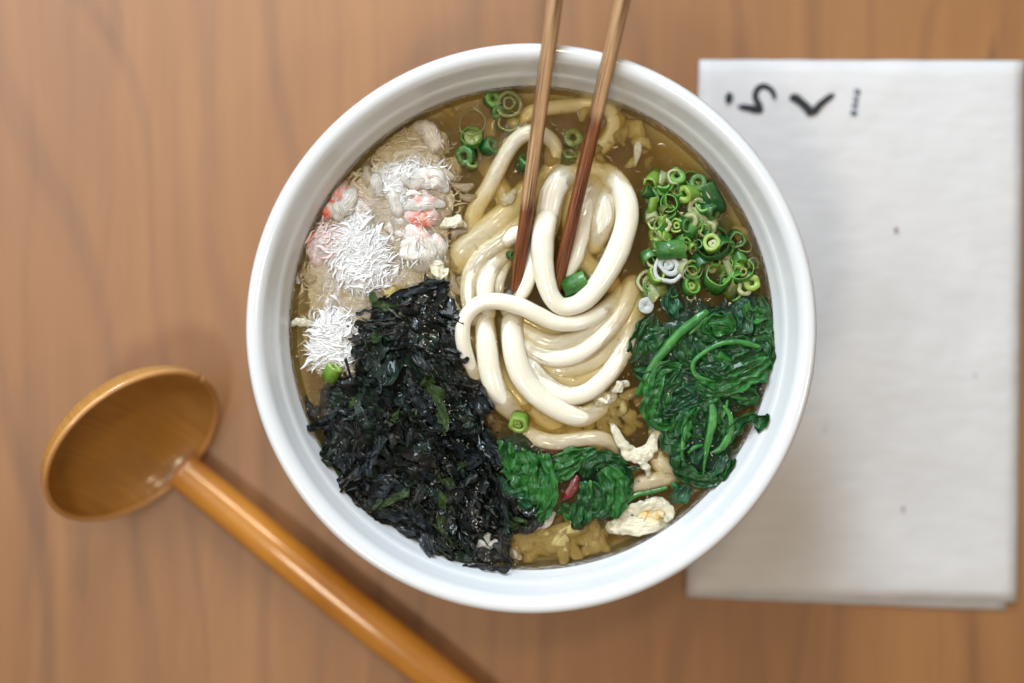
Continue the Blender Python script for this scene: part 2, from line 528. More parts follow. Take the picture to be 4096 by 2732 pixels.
# ------------------------------------------------------------------ napkin
nap = empty('napkin', P('s', 3420, 1330, 0), 'folded grey-white paper napkin with brush-drawn black characters beside the bowl', 'napkin')
def sheet(cs, z, h, nx=26, ny=40, amp=.0004, seed=0):
    """A soft paper layer over four pixel corners (tl, tr, br, bl)."""
    c = [P('s', x, y, z) for x, y in cs]
    V, F = [], []
    for side in (1, 0):
        for j in range(ny + 1):
            for i in range(nx + 1):
                a, b = i / nx, j / ny
                p = (c[0] * (1 - a) + c[1] * a) * (1 - b) + (c[3] * (1 - a) + c[2] * a) * b
                e = min(a, 1 - a) * nx, min(b, 1 - b) * ny
                edge = min(1, min(e) / 1.2)
                dz = amp * (noise.noise(p * 35 + Vector((seed, 0, 0))) + .5 * noise.noise(p * 90)) + .0003
                p = p + Vector((noise.noise(Vector((b * 9, seed, a * 2))), noise.noise(Vector((a * 9, seed, b * 3))), 0)) * .0003
                p.z = z + (h * (.45 + .55 * edge) + dz if side else 0)
                V.append(p)
    n = (nx + 1) * (ny + 1)
    for j in range(ny):
        for i in range(nx):
            a = j * (nx + 1) + i
            F.append((a, a + nx + 1, a + nx + 2, a + 1))
            F.append((n + a, n + a + 1, n + a + nx + 2, n + a + nx + 1))
    B = [i for i in range(nx + 1)] + [j * (nx + 1) + nx for j in range(1, ny + 1)] + [ny * (nx + 1) + i for i in range(nx - 1, -1, -1)] + [j * (nx + 1) for j in range(ny - 1, 0, -1)]
    for q in range(len(B)):
        a, b = B[q], B[(q + 1) % len(B)]
        F.append((a, b, b + n, a + n))
    return V, F
mk('under_sheet', sheet([(2800, 246), (4086, 246), (4020, 2440), (2752, 2386)], .0004, .0010, seed=4), PAPER, nap)
mk('top_sheet', sheet([(2797, 240), (4093, 244), (4064, 2408), (2745, 2378)], .0020, .0012, seed=9), PAPER, nap)
ZN = .0041
def stroke(pts, wid, mat, name='printed_mark'):
    path, ww = spline([P('nap', u, v, ZN) for u, v in pts], [LEN('nap', x) * .5 * 1.4 for x in wid], 6)
    fr = frames(path)
    V, F = [], []
    n = len(path)
    for i, c in enumerate(path):
        t, s, _ = fr[i]
        q = min(i, n - 1 - i) / 3.0
        r = ww[i] * (.45 + .55 * min(1, q))
        for k_ in (-1, -.5, .5, 1):
            V.append(c + s * r * k_ + Vector((0, 0, .0001 if abs(k_) < 1 else 0)))
    for i in range(n - 1):
        for j in range(3):
            F.append((i * 4 + j, i * 4 + j + 1, i * 4 + j + 5, i * 4 + j + 4))
    mk(name, (V, F), mat, nap, smooth=False)
for u, v, r_, c_ in [(3585, 920, 9, (.22, .10, .09)), (3612, 2035, 8, (.28, .26, .25)), (3300, 1720, 5, (.42, .40, .39)), (3900, 1500, 5, (.42, .40, .38))]:
    c0 = P('s', u, v, .0042)
    mk('speck', ([c0] + [c0 + Vector((math.cos(a) * r_ * .9, math.sin(a) * r_ * 1.5 * rnd.uniform(.7, 1.2), 0)) * (.64 / FPX) for a in (0, 1, 2, 3, 4, 5)], [(0, i + 1, (i + 1) % 6 + 1) for i in range(6)]), mat_plain('speck', c_, .9), nap, smooth=False)
stroke([(530, 215), (520, 290), (495, 365)], [44, 78, 30], INK)
stroke([(630, 395), (740, 408), (850, 430), (950, 425)], [40, 62, 80, 95], INK)
stroke([(925, 415), (885, 350), (852, 285), (862, 205), (910, 152), (975, 142), (1040, 180), (1080, 240), (1092, 315)], [60, 62, 60, 60, 58, 55, 52, 50, 28], INK)
stroke([(1280, 305), (1350, 290), (1440, 355), (1520, 435), (1565, 505)], [60, 88, 80, 86, 96], INK)
stroke([(1570, 495), (1640, 395), (1725, 318), (1840, 238)], [80, 70, 62, 56], INK)
# the small line under them, its letters lying on their side: x runs up the photograph, y to its left
LETTERS = [[[(0, 0), (0, 1)], [(0, 1), (.45, .95), (.5, .7), (.4, .52), (0, .48)], [(.2, .48), (.55, 0)]],
           [[(0, 0), (.3, 1), (.6, 0)], [(.12, .35), (.48, .35)]],
           [[(0, 0), (0, 1)], [(.52, 1), (0, .42)], [(.16, .56), (.56, 0)]],
           [[(0, 1), (0, .3), (.12, .04), (.38, .04), (.5, .3), (.5, 1)]]]
for q, strokes in enumerate(LETTERS):
    for st in strokes:
        stroke([(2128 + 10 * q - 72 * y, 498 - 88 * q - 84 * x) for x, y in st], [20] * len(st), INK_BLUE, 'printed_letter_stroke')

# ------------------------------------------------------------------ spoon
sp = empty('ladle_spoon', P('d', 300, 1030, 0), 'amber lacquered wooden ladle spoon lying on the table', 'spoon')
hd = (P('d', 1030, 1568, .02) - P('d', 420, 1065, .02)); hd.z = 0; hd.normalize()
hs = Vector((-hd.y, hd.x, 0))
sc = P('d', 313, 1020, .026)
tl = R(58)
td = Vector((.72, -.69, 0)).normalized()
nrm_ = Vector((0, 0, math.cos(tl))) + td * math.sin(tl)
lng = Vector((-td.y, td.x, 0))                             # the rim's long axis lies level
sho = nrm_.cross(lng)
RL, DEP, TH = .0358, .0145, .0020
def cup(r, dep, ring=14, n=64, z0=0.0):
    V = []
    for i in range(ring + 1):
        a = math.pi / 2 * i / ring
        rr, dd = r * math.cos(a) ** .8 if i < ring else 0.0002, dep * math.sin(a) ** 1.1 if i else 0
        for j in range(n):
            b = 2 * math.pi * j / n
            V.append(sc + lng * rr * math.cos(b) + sho * rr * math.sin(b) - nrm_ * (dd + z0))
    return V
n_ = 64
Vo, Vi = cup(RL, DEP), cup(RL - TH, DEP - TH, z0=0)
V = list(reversed([Vo[i * n_:(i + 1) * n_] for i in range(15)]))
rings = V + [[p + nrm_ * .0006 for p in Vo[:n_]], [p + nrm_ * .0006 for p in Vi[:n_]]] + [Vi[i * n_:(i + 1) * n_] for i in range(15)]
VV = [p for r in rings for p in r]
FF = [(i * n_ + j, i * n_ + (j + 1) % n_, (i + 1) * n_ + (j + 1) % n_, (i + 1) * n_ + j) for i in range(len(rings) - 1) for j in range(n_)]
zmin = min(p.z for p in VV)
VV = [p + Vector((0, 0, .0005 - zmin)) for p in VV]
UU = [(p.dot(hd) * 100, p.dot(hs) * 100) for p in VV]
mk('spoon_bowl', (VV, FF, UU), LACQ_IN, sp)
RIM = mat_lacquer('rubbed_rim', (.40, .17, .04), (.66, .36, .13), .4)
rim_c = [sc + Vector((0, 0, .0005 - zmin)) + nrm_ * .0004 + (lng * math.cos(2 * math.pi * j / 48) + sho * math.sin(2 * math.pi * j / 48)) * (RL - TH * .5) for j in range(49)]
mk('rim', tube(rim_c, .0012, 8, 2, roundcap=False), RIM, sp)
hp = [P('d', 418, 1080, .0095), P('d', 520, 1163, .0105), P('d', 640, 1262, .012), P('d', 780, 1376, .0125), P('d', 900, 1470, .0125), P('d', 1040, 1580, .0115), P('d', 1260, 1760, .0085)]
hw = [LEN('d', x) * 1.09 for x in (44, 45, 46, 47, 48, 48, 46)]
mk('handle', tube(hp, hw, 28, 10, fz=.72, sq=.12, taper=.25), LACQ, sp)

# ------------------------------------------------------------------ chopsticks
def chopstick(tip, top, wet_px, r0, r1, label):
    a, b = tip, top
    d = (b - a)
    L = .235
    e = a + d.normalized() * L
    wet = LEN('st', wet_px) * d.length / Vector((d.x, d.y, 0)).length * 100
    tap = [r0 * .55, r0, r0 * 1.1, (r0 * .5 + r1 * .5), r1, r1 * 1.15, r1 * 1.25]
    ts = [0, .02, .10, .27, .47, .7, 1]
    pts = [a + (e - a) * t for t in ts]
    g = tube(pts, tap, 20, 6, fz=.95, sq=.28, taper=.4)
    mk('chopstick', g, mat_chopstick(wet), label=label, cat='chopstick', group='pair of wooden chopsticks dipping into the noodles')
chopstick(Q('st', 80, 1548, -1.5), Q('st', 287, 0, 23.5), 500, LEN('st', 32), LEN('st', 42), 'wooden chopstick nearer the crab meat, soaked dark only near its tip')
chopstick(Q('st', 288, 1545, -1.0), Q('st', 640, 0, 23.5), 960, LEN('st', 32), LEN('st', 41), 'wooden chopstick nearer the napkin, soaked dark red along half its length')

# ------------------------------------------------------------------ noodles
NOOD = []
def noodle(crop, pts, label, width=None, group='thick white udon noodles in the broth'):
    """pts: (u, v, z mm, width in crop units)"""
    path = [Q(crop, p[0], p[1], p[2] - .65) for p in pts]
    rad = [LEN(crop, (p[3] if len(p) > 3 else width)) * .5 for p in pts]
    def wob(p, r): return noise.noise_vector(p * 90) * (r * .10)
    g = tube(path, rad, 20, 9, fz=.92, sq=.20, disp=wob)
    q, rr = spline(path, rad, 6)
    NOOD.extend(zip(q, rr))
    return mk('udon_noodle', g, UDON, label=label, cat='noodle', group=group)
noodle('c2', [(150, 1150, -6, 120), (230, 870, -4.2, 112), (330, 690, -2.6, 108), (420, 510, -1.6, 106), (500, 405, -1.4, 104), (585, 362, -1.6, 102), (680, 385, -2.2, 100), (738, 460, -3, 98), (725, 550, -4, 98), (660, 650, -5.5, 98)],
       'udon noodle arching under the first chopstick near the scallions, half sunk')
noodle('c2', [(480, 300, -5.6, 90), (600, 228, -4.6, 92), (720, 205, -4, 92), (850, 192, -3.8, 92), (960, 188, -3.8, 94), (1055, 205, -3.7, 96), (1105, 270, -3.8, 98), (1100, 350, -3.9, 98), (1050, 430, -4.3, 98), (970, 490, -5, 98), (880, 540, -6.5, 98)],
       'sunken tan udon noodle looping nearest the shaded far wall of the bowl')
noodle('c2', [(880, 570, -8, 150), (980, 600, -6, 150), (1070, 635, -4.2, 152), (1140, 700, -1.8, 154), (1180, 800, .2, 156), (1186, 920, 1.0, 154), (1150, 1050, 1.6, 150), (1092, 1180, 2.0, 144), (1020, 1300, 2.4, 136), (940, 1395, 2.7, 126), (860, 1445, 3.0, 116), (775, 1450, 3.3, 112), (715, 1390, 3.6, 118), (680, 1290, 3.9, 128), (662, 1180, 4.1, 138), (660, 1070, 4.1, 146), (668, 985, 3.7, 150), (680, 925, 2.2, 146), (690, 890, -.6, 130)],
       'thickest glossy white udon noodle making the big loop between second chopstick and scallions')
noodle('c2', [(830, 610, -5, 160), (770, 660, -2.4, 168), (728, 730, -1.5, 168), (708, 820, -1.6, 166), (695, 900, -2.2, 160), (680, 980, -4, 150)],
       'short broad udon hump between the two chopsticks')
noodle('c2', [(1010, 640, -5, 100), (975, 720, -2.2, 105), (945, 810, -1.0, 112), (915, 910, -.3, 118), (885, 1030, -.2, 132), (850, 1140, -.5, 140), (800, 1230, -1.4, 140), (740, 1310, -3, 130)],
       'udon noodle sliding down just beside the second chopstick, inside the big loop')
noodle('c2', [(1050, 745, -3.2, 120), (1045, 820, -1.9, 150), (1035, 900, -1.9, 160), (1010, 985, -2.6, 150), (985, 1060, -4.2, 130)],
       'plump egg-shaped udon bend lying inside the big noodle loop')
noodle('c2', [(640, 1000, -1.5, 110), (618, 1110, -.3, 115), (590, 1220, .2, 112), (555, 1320, .2, 105), (505, 1405, -.6, 95), (440, 1480, -2, 90)],
       'udon noodle rising between the chopstick tips')
noodle('c2', [(560, 720, -7, 150), (460, 840, -5.2, 158), (350, 935, -4.2, 160), (240, 1020, -3.9, 165), (160, 1090, -4.2, 165), (120, 1180, -6, 160)],
       'wide udon noodle sunk under cloudy broth next to the crab meat')
noodle('c2', [(520, 930, -5, 130), (410, 1030, -3, 130), (300, 1115, -2.1, 130), (225, 1215, -1.6, 118), (192, 1330, -1.0, 105), (195, 1430, -.8, 95), (215, 1530, -1.6, 95)],
       'udon noodle coming down steeply behind the front curl, outermost of the left bundle')
noodle('c2', [(430, 1110, -4, 120), (345, 1200, -2.1, 128), (300, 1300, -.9, 128), (300, 1400, -.6, 118), (315, 1490, -1.6, 110)],
       'short udon noodle dropping behind the front curl, beside the first chopstick tip')
noodle('c2', [(440, 1180, -3.2, 60), (400, 1260, -1.2, 66), (385, 1340, -.8, 62), (385, 1420, -1.4, 58)],
       'thinnest udon sliver beside the tip of the first chopstick')
noodle('c2', [(560, 960, -1.6, 90), (485, 1000, -.8, 110), (445, 1035, -.9, 96)],
       'pointed udon end poking out behind the first chopstick')
noodle('c4', [(150, 80, -3, 75), (138, 160, -1.4, 80), (160, 250, -.9, 82), (205, 340, -.9, 84), (250, 420, -2, 84)],
       'udon noodle end beside the shiny wet seaweed and egg crumbs')
noodle('c4', [(1260, 240, -4, 110), (1180, 310, -1.3, 110), (1080, 372, .5, 108), (975, 402, 1.9, 106), (860, 395, 2.9, 108), (745, 345, 3.5, 112), (625, 288, 4.0, 114), (500, 255, 4.2, 112), (390, 262, 3.9, 106), (305, 312, 3.4, 102), (255, 395, 2.8, 102), (250, 500, 2.1, 104), (272, 605, 1.2, 100), (312, 700, -.4, 84), (345, 790, -2.6, 70)],
       'white udon noodle forming the front curl over the other strands')
noodle('c4', [(390, 300, -4, 130), (395, 400, -1.6, 138), (405, 500, -.6, 146), (415, 610, -.3, 152), (430, 720, -.5, 156), (465, 830, -1.0, 156), (520, 920, -1.9, 150), (585, 990, -3.4, 130)],
       'udon noodle hanging inside the front curl, nearest the seaweed')
noodle('c4', [(590, 330, -3, 140), (575, 430, -1.2, 146), (580, 540, -.2, 152), (600, 650, .3, 156), (648, 760, .5, 158), (728, 860, .4, 158), (830, 940, .1, 152), (940, 995, -.4, 146), (1040, 1015, -1.2, 140), (1140, 965, -2.9, 135), (1230, 890, -5, 130)],
       'broad udon noodle sweeping lowest through the middle of the bundle')
noodle('c4', [(640, 430, -3.6, 120), (740, 500, -2.4, 130), (850, 535, -1.9, 130), (960, 515, -1.6, 120), (1060, 465, -1.8, 110), (1150, 395, -2.3, 110), (1240, 290, -3.4, 120), (1300, 190, -5, 120)],
       'udon noodle band just under the front curl, slightly sunk')
noodle('c4', [(630, 520, -2.2, 100), (720, 590, -1.3, 112), (830, 630, -.9, 122), (950, 622, -.8, 126), (1060, 575, -.8, 124), (1160, 500, -1.1, 124), (1250, 400, -2.0, 130), (1320, 280, -3.2, 140), (1370, 150, -5, 150)],
       'udon noodle band with a white streak, second below the front curl')
noodle('c4', [(700, 620, -4.4, 110), (830, 690, -3.4, 110), (950, 705, -2.9, 112), (1060, 680, -2.7, 112), (1170, 615, -2.7, 112), (1260, 520, -3.0, 118), (1340, 400, -3.8, 130), (1400, 260, -5, 140)],
       'udon noodle band sunk beside the large clear bubble')
noodle('c4', [(660, 600, -2.6, 100), (715, 700, -1.3, 112), (790, 790, -.9, 118), (880, 855, -.5, 122), (980, 878, -.3, 126), (1080, 850, -.3, 128), (1170, 780, -.7, 130), (1250, 685, -1.2, 132), (1312, 570, -2.2, 136), (1355, 450, -3.6, 140), (1390, 320, -5.4, 140)],
       'udon noodle curving up from below the large clear bubble')
noodle('c4', [(610, 1060, -4.4, 90), (690, 1130, -2.8, 105), (800, 1178, -2.0, 112), (920, 1182, -1.8, 114), (1040, 1160, -1.7, 112), (1150, 1155, -1.8, 112), (1235, 1195, -2.6, 110), (1300, 1270, -4.5, 105)],
       'single udon noodle lying between the noodle bundle and the lower spinach')
noodle('c6', [(1640, 560, -5, 150), (1540, 540, -3.6, 160), (1450, 490, -3.1, 160), (1400, 420, -4.2, 150)],
       'flat udon noodle end sunk behind the draped egg white')
noodle('c6', [(1130, 730, -4.8, 130), (1230, 680, -2.9, 140), (1340, 650, -2.3, 140), (1470, 620, -2.5, 135), (1580, 590, -4, 125)],
       'udon noodle lying next to the thin green stem near the egg ribbons')
DEEP_LABEL = ['faint udon noodle deep under the broth beside the crab meat', 'faint udon noodle deep under the first chopstick', 'faint udon noodle deep under the seaweed side of the bundle',
              'faint udon noodle deep below the front curl', 'faint udon noodle deep below the large clear bubble', 'faint udon noodle deep inside the big noodle loop']
deep = ['c2', [(300, 560, -11, 110), (420, 760, -9, 120), (420, 980, -9, 120), (300, 1180, -9, 120)]], ['c2', [(760, 560, -10, 130), (560, 780, -9, 130), (480, 1000, -9, 130), (560, 1300, -9, 120)]], \
       ['c4', [(200, 420, -9, 130), (420, 620, -8, 140), (640, 900, -8, 140), (900, 1100, -9, 140)]], ['c4', [(560, 300, -8, 140), (760, 420, -7.5, 140), (1000, 480, -7.5, 140), (1300, 380, -8, 140), (1420, 160, -9, 130)]], \
       ['c4', [(700, 640, -8, 150), (900, 780, -7.5, 150), (1100, 760, -7.5, 150), (1300, 600, -8, 140), (1420, 420, -9, 130)]], ['c2', [(860, 700, -9, 140), (840, 900, -8, 140), (900, 1150, -8, 140), (1080, 1300, -9, 140)]]
for c_, p_ in deep:
    p_ = [(a, b, c + 2.6, d) for a, b, c, d in p_]
    noodle(c_, p_, DEEP_LABEL.pop(0), group='udon noodles deep in the broth')

# ------------------------------------------------------------------ broth
kd = kdtree.KDTree(len(NOOD))
for i, (p, r) in enumerate(NOOD): kd.insert((p.x, p.y, 0), i)
kd.balance()
RB = .0824
def broth_geo():
    nr, na = 150, 300
    V, F = [], []
    for i in range(1, nr + 1):
        r = RB * (i / nr) ** .9
        for j in range(na):
            a = 2 * math.pi * j / na
            x, y = BC.x + r * math.cos(a), BC.y + r * math.sin(a)
            z = .00012 * noise.noise(Vector((x * 110, y * 110, 3))) + .00005 * noise.noise(Vector((x * 420, y * 420, 9)))
            z += .0010 * math.exp(-(RB - r) / .0009)
            best = 0
            for co, idx, d in kd.find_n((x, y, 0), 3):
                p, rr = NOOD[idx]
                top = p.z + rr * .92 - ZS
                if top > -.0002:
                    g = max(0.0, d - rr * .95)
                    best = max(best, min(.0009, top * .6 + .0002) * math.exp(-g / .0011))
            V.append(Vector((x, y, ZS + z + best)))
    n = len(V)
    V.append(Vector((BC.x, BC.y, ZS)))
    for j in range(na): F.append((n, j, (j + 1) % na))
    for i in range(nr - 1):
        for j in range(na):
            a, b = i * na + j, i * na + (j + 1) % na
            F.append((a, a + na, b + na, b))
    last = (nr - 1) * na
    for rr, zz in ((.0778, .060), (.062, .0405), (.036, .0262), (.010, .0229)):
        s = len(V)
        for j in range(na):
            a = 2 * math.pi * j / na
            V.append(Vector((BC.x + rr * math.cos(a), BC.y + rr * math.sin(a), zz)))
        for j in range(na):
            F.append((last + j, s + j, s + (j + 1) % na, last + (j + 1) % na))
        last = s
    F.append(tuple(last + j for j in range(na - 1, -1, -1)))
    return V, F
broth = mk('broth', broth_geo(), BROTH, label='cloudy golden brown soup broth filling the white bowl', cat='broth', origin=Vector((BC.x, BC.y, ZS)))

def mat_film():
    m = M('bubble_film')
    m.t.nodes.remove(m.b)
    tr = m.n('ShaderNodeBsdfTransparent'); gl = m.n('ShaderNodeBsdfGlossy', i_Roughness=.03)
    lw = m.n('ShaderNodeLayerWeight', i_Blend=.35)
    rp = m.ramp(lw.outputs['Facing'], [(0, (.04,) * 3), (.6, (.10,) * 3), (1, (.65,) * 3)])
    mx = m.n('ShaderNodeMixShader')
    df = m.n('ShaderNodeBsdfDiffuse'); df.inputs['Color'].default_value = (.85, .82, .72, 1)  # pale diffuse colour painted toward the rim for its refracted light
    m2 = m.n('ShaderNodeMixShader'); m2.inputs[0].default_value = .45
    m.l(gl.outputs[0], m2.inputs[1]); m.l(df.outputs[0], m2.inputs[2])
    m.l(rp, mx.inputs[0]); m.l(tr.outputs[0], mx.inputs[1]); m.l(m2.outputs[0], mx.inputs[2])
    m.l(mx.outputs[0], m.out.inputs['Surface'])
    return m.m
FILM = mat_film()
def dome(c, r, h=.55, n=20, sx=1.0, ang=0.0):
    V, F = [], []
    for i in range(7):
        a = math.pi / 2 * i / 7
        for j in range(n):
            b = 2 * math.pi * j / n
            q = Vector((math.cos(b) * sx, math.sin(b), 0)); q.rotate(Matrix.Rotation(ang, 3, 'Z'))
            V.append(c + q * r * math.cos(a) + Vector((0, 0, r * h * math.sin(a))))
    V.append(c + Vector((0, 0, r * h)))
    for i in range(6):
        for j in range(n):
            F.append((i * n + j, i * n + (j + 1) % n, (i + 1) * n + (j + 1) % n, (i + 1) * n + j))
    for j in range(n): F.append((6 * n + j, 6 * n + (j + 1) % n, 7 * n))
    return V, F
for c_, u, v, r_, sx in [('c2', 1040, 312, 36, .75), ('c2', 776, 366, 17, 1), ('c2', 780, 412, 17, 1), ('c2', 820, 322, 14, 1), ('c2', 672, 510, 20, .7), ('c2', 942, 1122, 40, .75), ('c2', 948, 1248, 22, 1), ('c2', 400, 738, 34, .8),
                        ('c2', 302, 758, 15, 1), ('c2', 187, 750, 14, 1), ('c4', 1360, 885, 22, 1), ('c4', 1380, 535, 16, 1), ('c4', 1385, 395, 18, 1), ('c4', 1380, 470, 14, 1), ('c1', 1205, 750, 14, 1), ('c1', 695, 878, 10, 1),
                        ('c7', 128, 758, 22, 1), ('c2', 780, 590, 12, 1), ('c2', 940, 640, 10, 1), ('c4', 1100, 1250, 12, 1), ('c4', 895, 790, 100, 1.0), ('k4', 1345, 1100, 40, 1)]:
    mk('bubble', dome(Q(c_, u, v, .2), LEN(c_, r_), .35 if r_ > 60 else .6, 22, sx, rnd.uniform(-.6, .6)), FILM, broth)
for i in range(150):  # tiny bubbles scattered at random, many added only for glints on the broth
    a, r = rnd.uniform(0, 6.283), RB * math.sqrt(rnd.uniform(0, .95))
    mk('bubble', dome(Vector((BC.x + r * math.cos(a), BC.y + r * math.sin(a), ZS + .0002)), rnd.uniform(.00025, .0007), .7, 10), FILM, broth)


FOOD[0] = True

# ------------------------------------------------------------------ seaweed heap
SEA_POLY = [(850, 680), (905, 668), (960, 650), (1005, 690), (1040, 760), (1072, 850), (1105, 930), (1140, 1000), (1150, 1080), (1190, 1150), (1238, 1185), (1228, 1212),
            (1165, 1212), (1135, 1250), (1150, 1285), (1100, 1288), (1000, 1268), (905, 1230), (825, 1160), (765, 1085), (736, 985), (724, 905), (745, 872), (800, 872), (812, 800), (838, 742)]
def inside(x, y, poly):
    c, j = False, len(poly) - 1
    for i in range(len(poly)):
        (xi, yi), (xj, yj) = poly[i], poly[j]
        if (yi > y) != (yj > y) and x < (xj - xi) * (y - yi) / (yj - yi) + xi: c = not c
        j = i
    return c
def edge_dist(x, y, poly):
    best, j = 1e9, len(poly) - 1
    for i in range(len(poly)):
        (xi, yi), (xj, yj) = poly[j], poly[i]
        dx, dy = xj - xi, yj - yi
        t = max(0, min(1, ((x - xi) * dx + (y - yi) * dy) / (dx * dx + dy * dy)))
        best = min(best, math.hypot(x - xi - t * dx, y - yi - t * dy))
        j = i
    return best
def heap_h(x, y, poly, top, slope, base=-.8):
    return base + top * (1 - math.exp(-edge_dist(x, y, poly) / slope)) + .9 * noise.noise(Vector((x * .02, y * .02, 1.3)))
def heap_core(poly, top, slope, step=9, base=-.8, rough=1.0, sink=1.0):
    """A lumpy closed mound under the loose pieces."""
    xs = [p[0] for p in poly]; ys = [p[1] for p in poly]
    x0, y0 = min(xs), min(ys)
    nx, ny = int((max(xs) - x0) / step) + 1, int((max(ys) - y0) / step) + 1
    V, F, idx = [], [], {}
    for j in range(ny + 1):
        for i in range(nx + 1):
            x, y = x0 + i * step, y0 + j * step
            if inside(x, y, poly):
                h = heap_h(x, y, poly, top, slope, base) - sink + rough * noise.noise(Vector((x * .07, y * .07, 5)))
                idx[i, j] = len(V); V.append(Q('d', x, y, h))
    for (i, j), a in list(idx.items()):
        q = [idx.get((i + 1, j)), idx.get((i + 1, j + 1)), idx.get((i, j + 1))]
        if None not in q: F.append((a, q[2], q[1], q[0]))
    n = len(V)
    V += [v - Vector((0, 0, .006)) for v in V]
    F += [tuple(i + n for i in reversed(f)) for f in F]
    U = [(v[0] * 100, v[1] * 100) for v in V]
    return V, F, U
def flake(c, ang, L, W, tx, ty, nu=5, nv=4, crk=.35, seed=0, bend=.0):
    """One crumpled scrap of leaf, ragged at its edge."""
    V, F, U = [], [], []
    rot = Matrix.Rotation(ang, 3, 'Z') @ Matrix.Rotation(ty, 3, 'Y') @ Matrix.Rotation(tx, 3, 'X')
    o = Vector((seed * 1.37, seed * .71, seed * 2.3))
    for i in range(nu + 1):
        a = 2 * i / nu - 1
        prof = (1 - abs(a) ** 2.6) * .8 + .2
        for j in range(nv + 1):
            b = 2 * j / nv - 1
            q = Vector((a * L, b * W * prof, 0))
            n1 = noise.noise_vector(Vector((a * 1.6, b * 1.6, 0)) + o)
            n2 = noise.noise_vector(Vector((a * 3.4, b * 3.4, 5)) + o)
            e = max(abs(a), abs(b))
            q += Vector((n2.x * L * .30 * e, n2.y * W * .45 * e, 0))
            q.y += L * .22 * noise.noise(Vector((a * 1.3, 0, 0)) + o)
            q.z += W * (crk * 2.0 * n1.z + crk * 1.3 * n2.z) + W * crk * 1.1 * noise.noise(Vector((a * 3.2, b * 6.5, 2)) + o) + W * crk * .7 * noise.noise(Vector((a * 8, b * 9, 4)) + o) + bend * L * (a * a - .4)
            V.append(c + rot @ q); U.append((q.x * 100, q.y * 100))
    for i in range(nu):
        for j in range(nv):
            p = i * (nv + 1) + j
            F.append((p, p + nv + 1, p + nv + 2, p + 1))
    return V, F, U
def rand_in(poly):
    xs = [p[0] for p in poly]; ys = [p[1] for p in poly]
    while True:
        x, y = rnd.uniform(min(xs), max(xs)), rnd.uniform(min(ys), max(ys))
        if inside(x, y, poly): return x, y
heap = empty('seaweed_heap', Q('d', 950, 980, 0), 'heap of crumpled blackish green seaweed leaves covering the broth', 'seaweed')
mk('soaked_leaf_mass', heap_core(SEA_POLY, 5.0, 60), SEA[0], heap)
def sea_mat(x, y):
    k = rnd.random()
    if x > 930 and y < 800 and k < .55: return SEA[5]
    if x > 1020 and y > 900 and k < .35: return SEA[5]
    k = rnd.random()
    return SEA[0] if k < .40 else SEA[1] if k < .63 else SEA[2] if k < .82 else SEA[4] if k < .94 else SEA[3]
for i in range(284):
    x, y = rand_in(SEA_POLY)
    while edge_dist(x, y, SEA_POLY) < 17: x, y = rand_in(SEA_POLY)
    h = heap_h(x, y, SEA_POLY, 5.0, 60) - .3 + rnd.uniform(-.7, .9)
    big = rnd.random() < .75
    L = LEN('d', rnd.uniform(40, 84) if big else rnd.uniform(18, 34))
    W = L * (rnd.uniform(.22, .36) if rnd.random() < .5 else rnd.uniform(.36, .56))
    flow = math.atan2(-1, .85) if x > 800 or y < 850 else 1.2
    if y < 800: flow = .15
    flow += 1.4 * noise.noise(Vector((x * .012, y * .012, 7)))
    d = min(1, edge_dist(x, y, SEA_POLY) / 25)
    mk('seaweed_leaf', flake(Q('d', x, y, h), flow + rnd.gauss(0, .38), L, W, rnd.gauss(0, .5) * (.3 + .7 * d), rnd.gauss(0, .28) * (.3 + .7 * d), 18, 11, rnd.uniform(.17, .34), i, rnd.gauss(0, .14)), sea_mat(x, y), heap)
for mt in (0, 1, 2, 4):
    gs = []
    for i in range(110):
        x, y = rand_in(SEA_POLY)
        h = heap_h(x, y, SEA_POLY, 5.0, 60) - .4 + rnd.uniform(-.6, .9)
        L = LEN('d', rnd.uniform(5, 15))
        gs.append(flake(Q('d', x, y, h), rnd.uniform(0, 6.3), L, L * rnd.uniform(.2, .6), rnd.gauss(0, .6), rnd.gauss(0, .45), 4, 3, rnd.uniform(.3, .7), i + 900 * mt))
    mk('seaweed_scrap', merge(gs), SEA[mt], heap, kind='stuff')
def sea_leaf(crop, pts, wid, z, mat, name='seaweed_leaf', pleat=4, amp=.0009, **kw):
    return mk(name, leaf([Q(crop, u, v, (z[i] if isinstance(z, list) else z)) for i, (u, v) in enumerate(pts)], [LEN(crop, x) * .5 for x in wid], 8, pleat, amp, seed=len(ORG), **kw), mat, heap)
# single leaves and stalks that stand out of the heap
sea_leaf('k2', [(740, 720), (760, 780), (830, 830), (920, 860), (1020, 870)], [30, 70, 90, 80, 40], [3.4, 3.6, 3.4, 3.2, 2.8], SEA[3])
sea_leaf('k2', [(985, 790), (970, 830), (940, 870)], [10, 34, 40], 3.4, SEA[3])
sea_leaf('k2', [(608, 912), (680, 890), (760, 878), (830, 885)], [22, 34, 40, 34], [2.2, 2.6, 3.2, 3.4], SEA[0])
for d_ in range(6):
    sea_leaf('k2', [(700 - 6 * d_, 985 + 26 * d_), (800, 975 + 30 * d_), (920, 950 + 36 * d_), (1040, 930 + 40 * d_)], [14, 30, 34, 24], [2.6, 4, 4.6, 4.2], SEA[(0, 4, 2)[d_ % 3]])
sea_leaf('k2', [(590, 1310), (620, 1240), (690, 1190), (740, 1130)], [50, 80, 80, 40], [2.4, 3.2, 3.8, 4], SEA[2])
sea_leaf('k2', [(1060, 790), (1200, 800), (1330, 860), (1420, 960)], [70, 120, 150, 120], [.5, .9, .9, .4], SEA[5], amp=.0007)
sea_leaf('k2', [(1290, 1010), (1370, 1040), (1440, 1090), (1470, 1180)], [120, 170, 160, 90], [1.2, 1.3, 1.0, .6], SEA[5], pleat=7, amp=.0008)
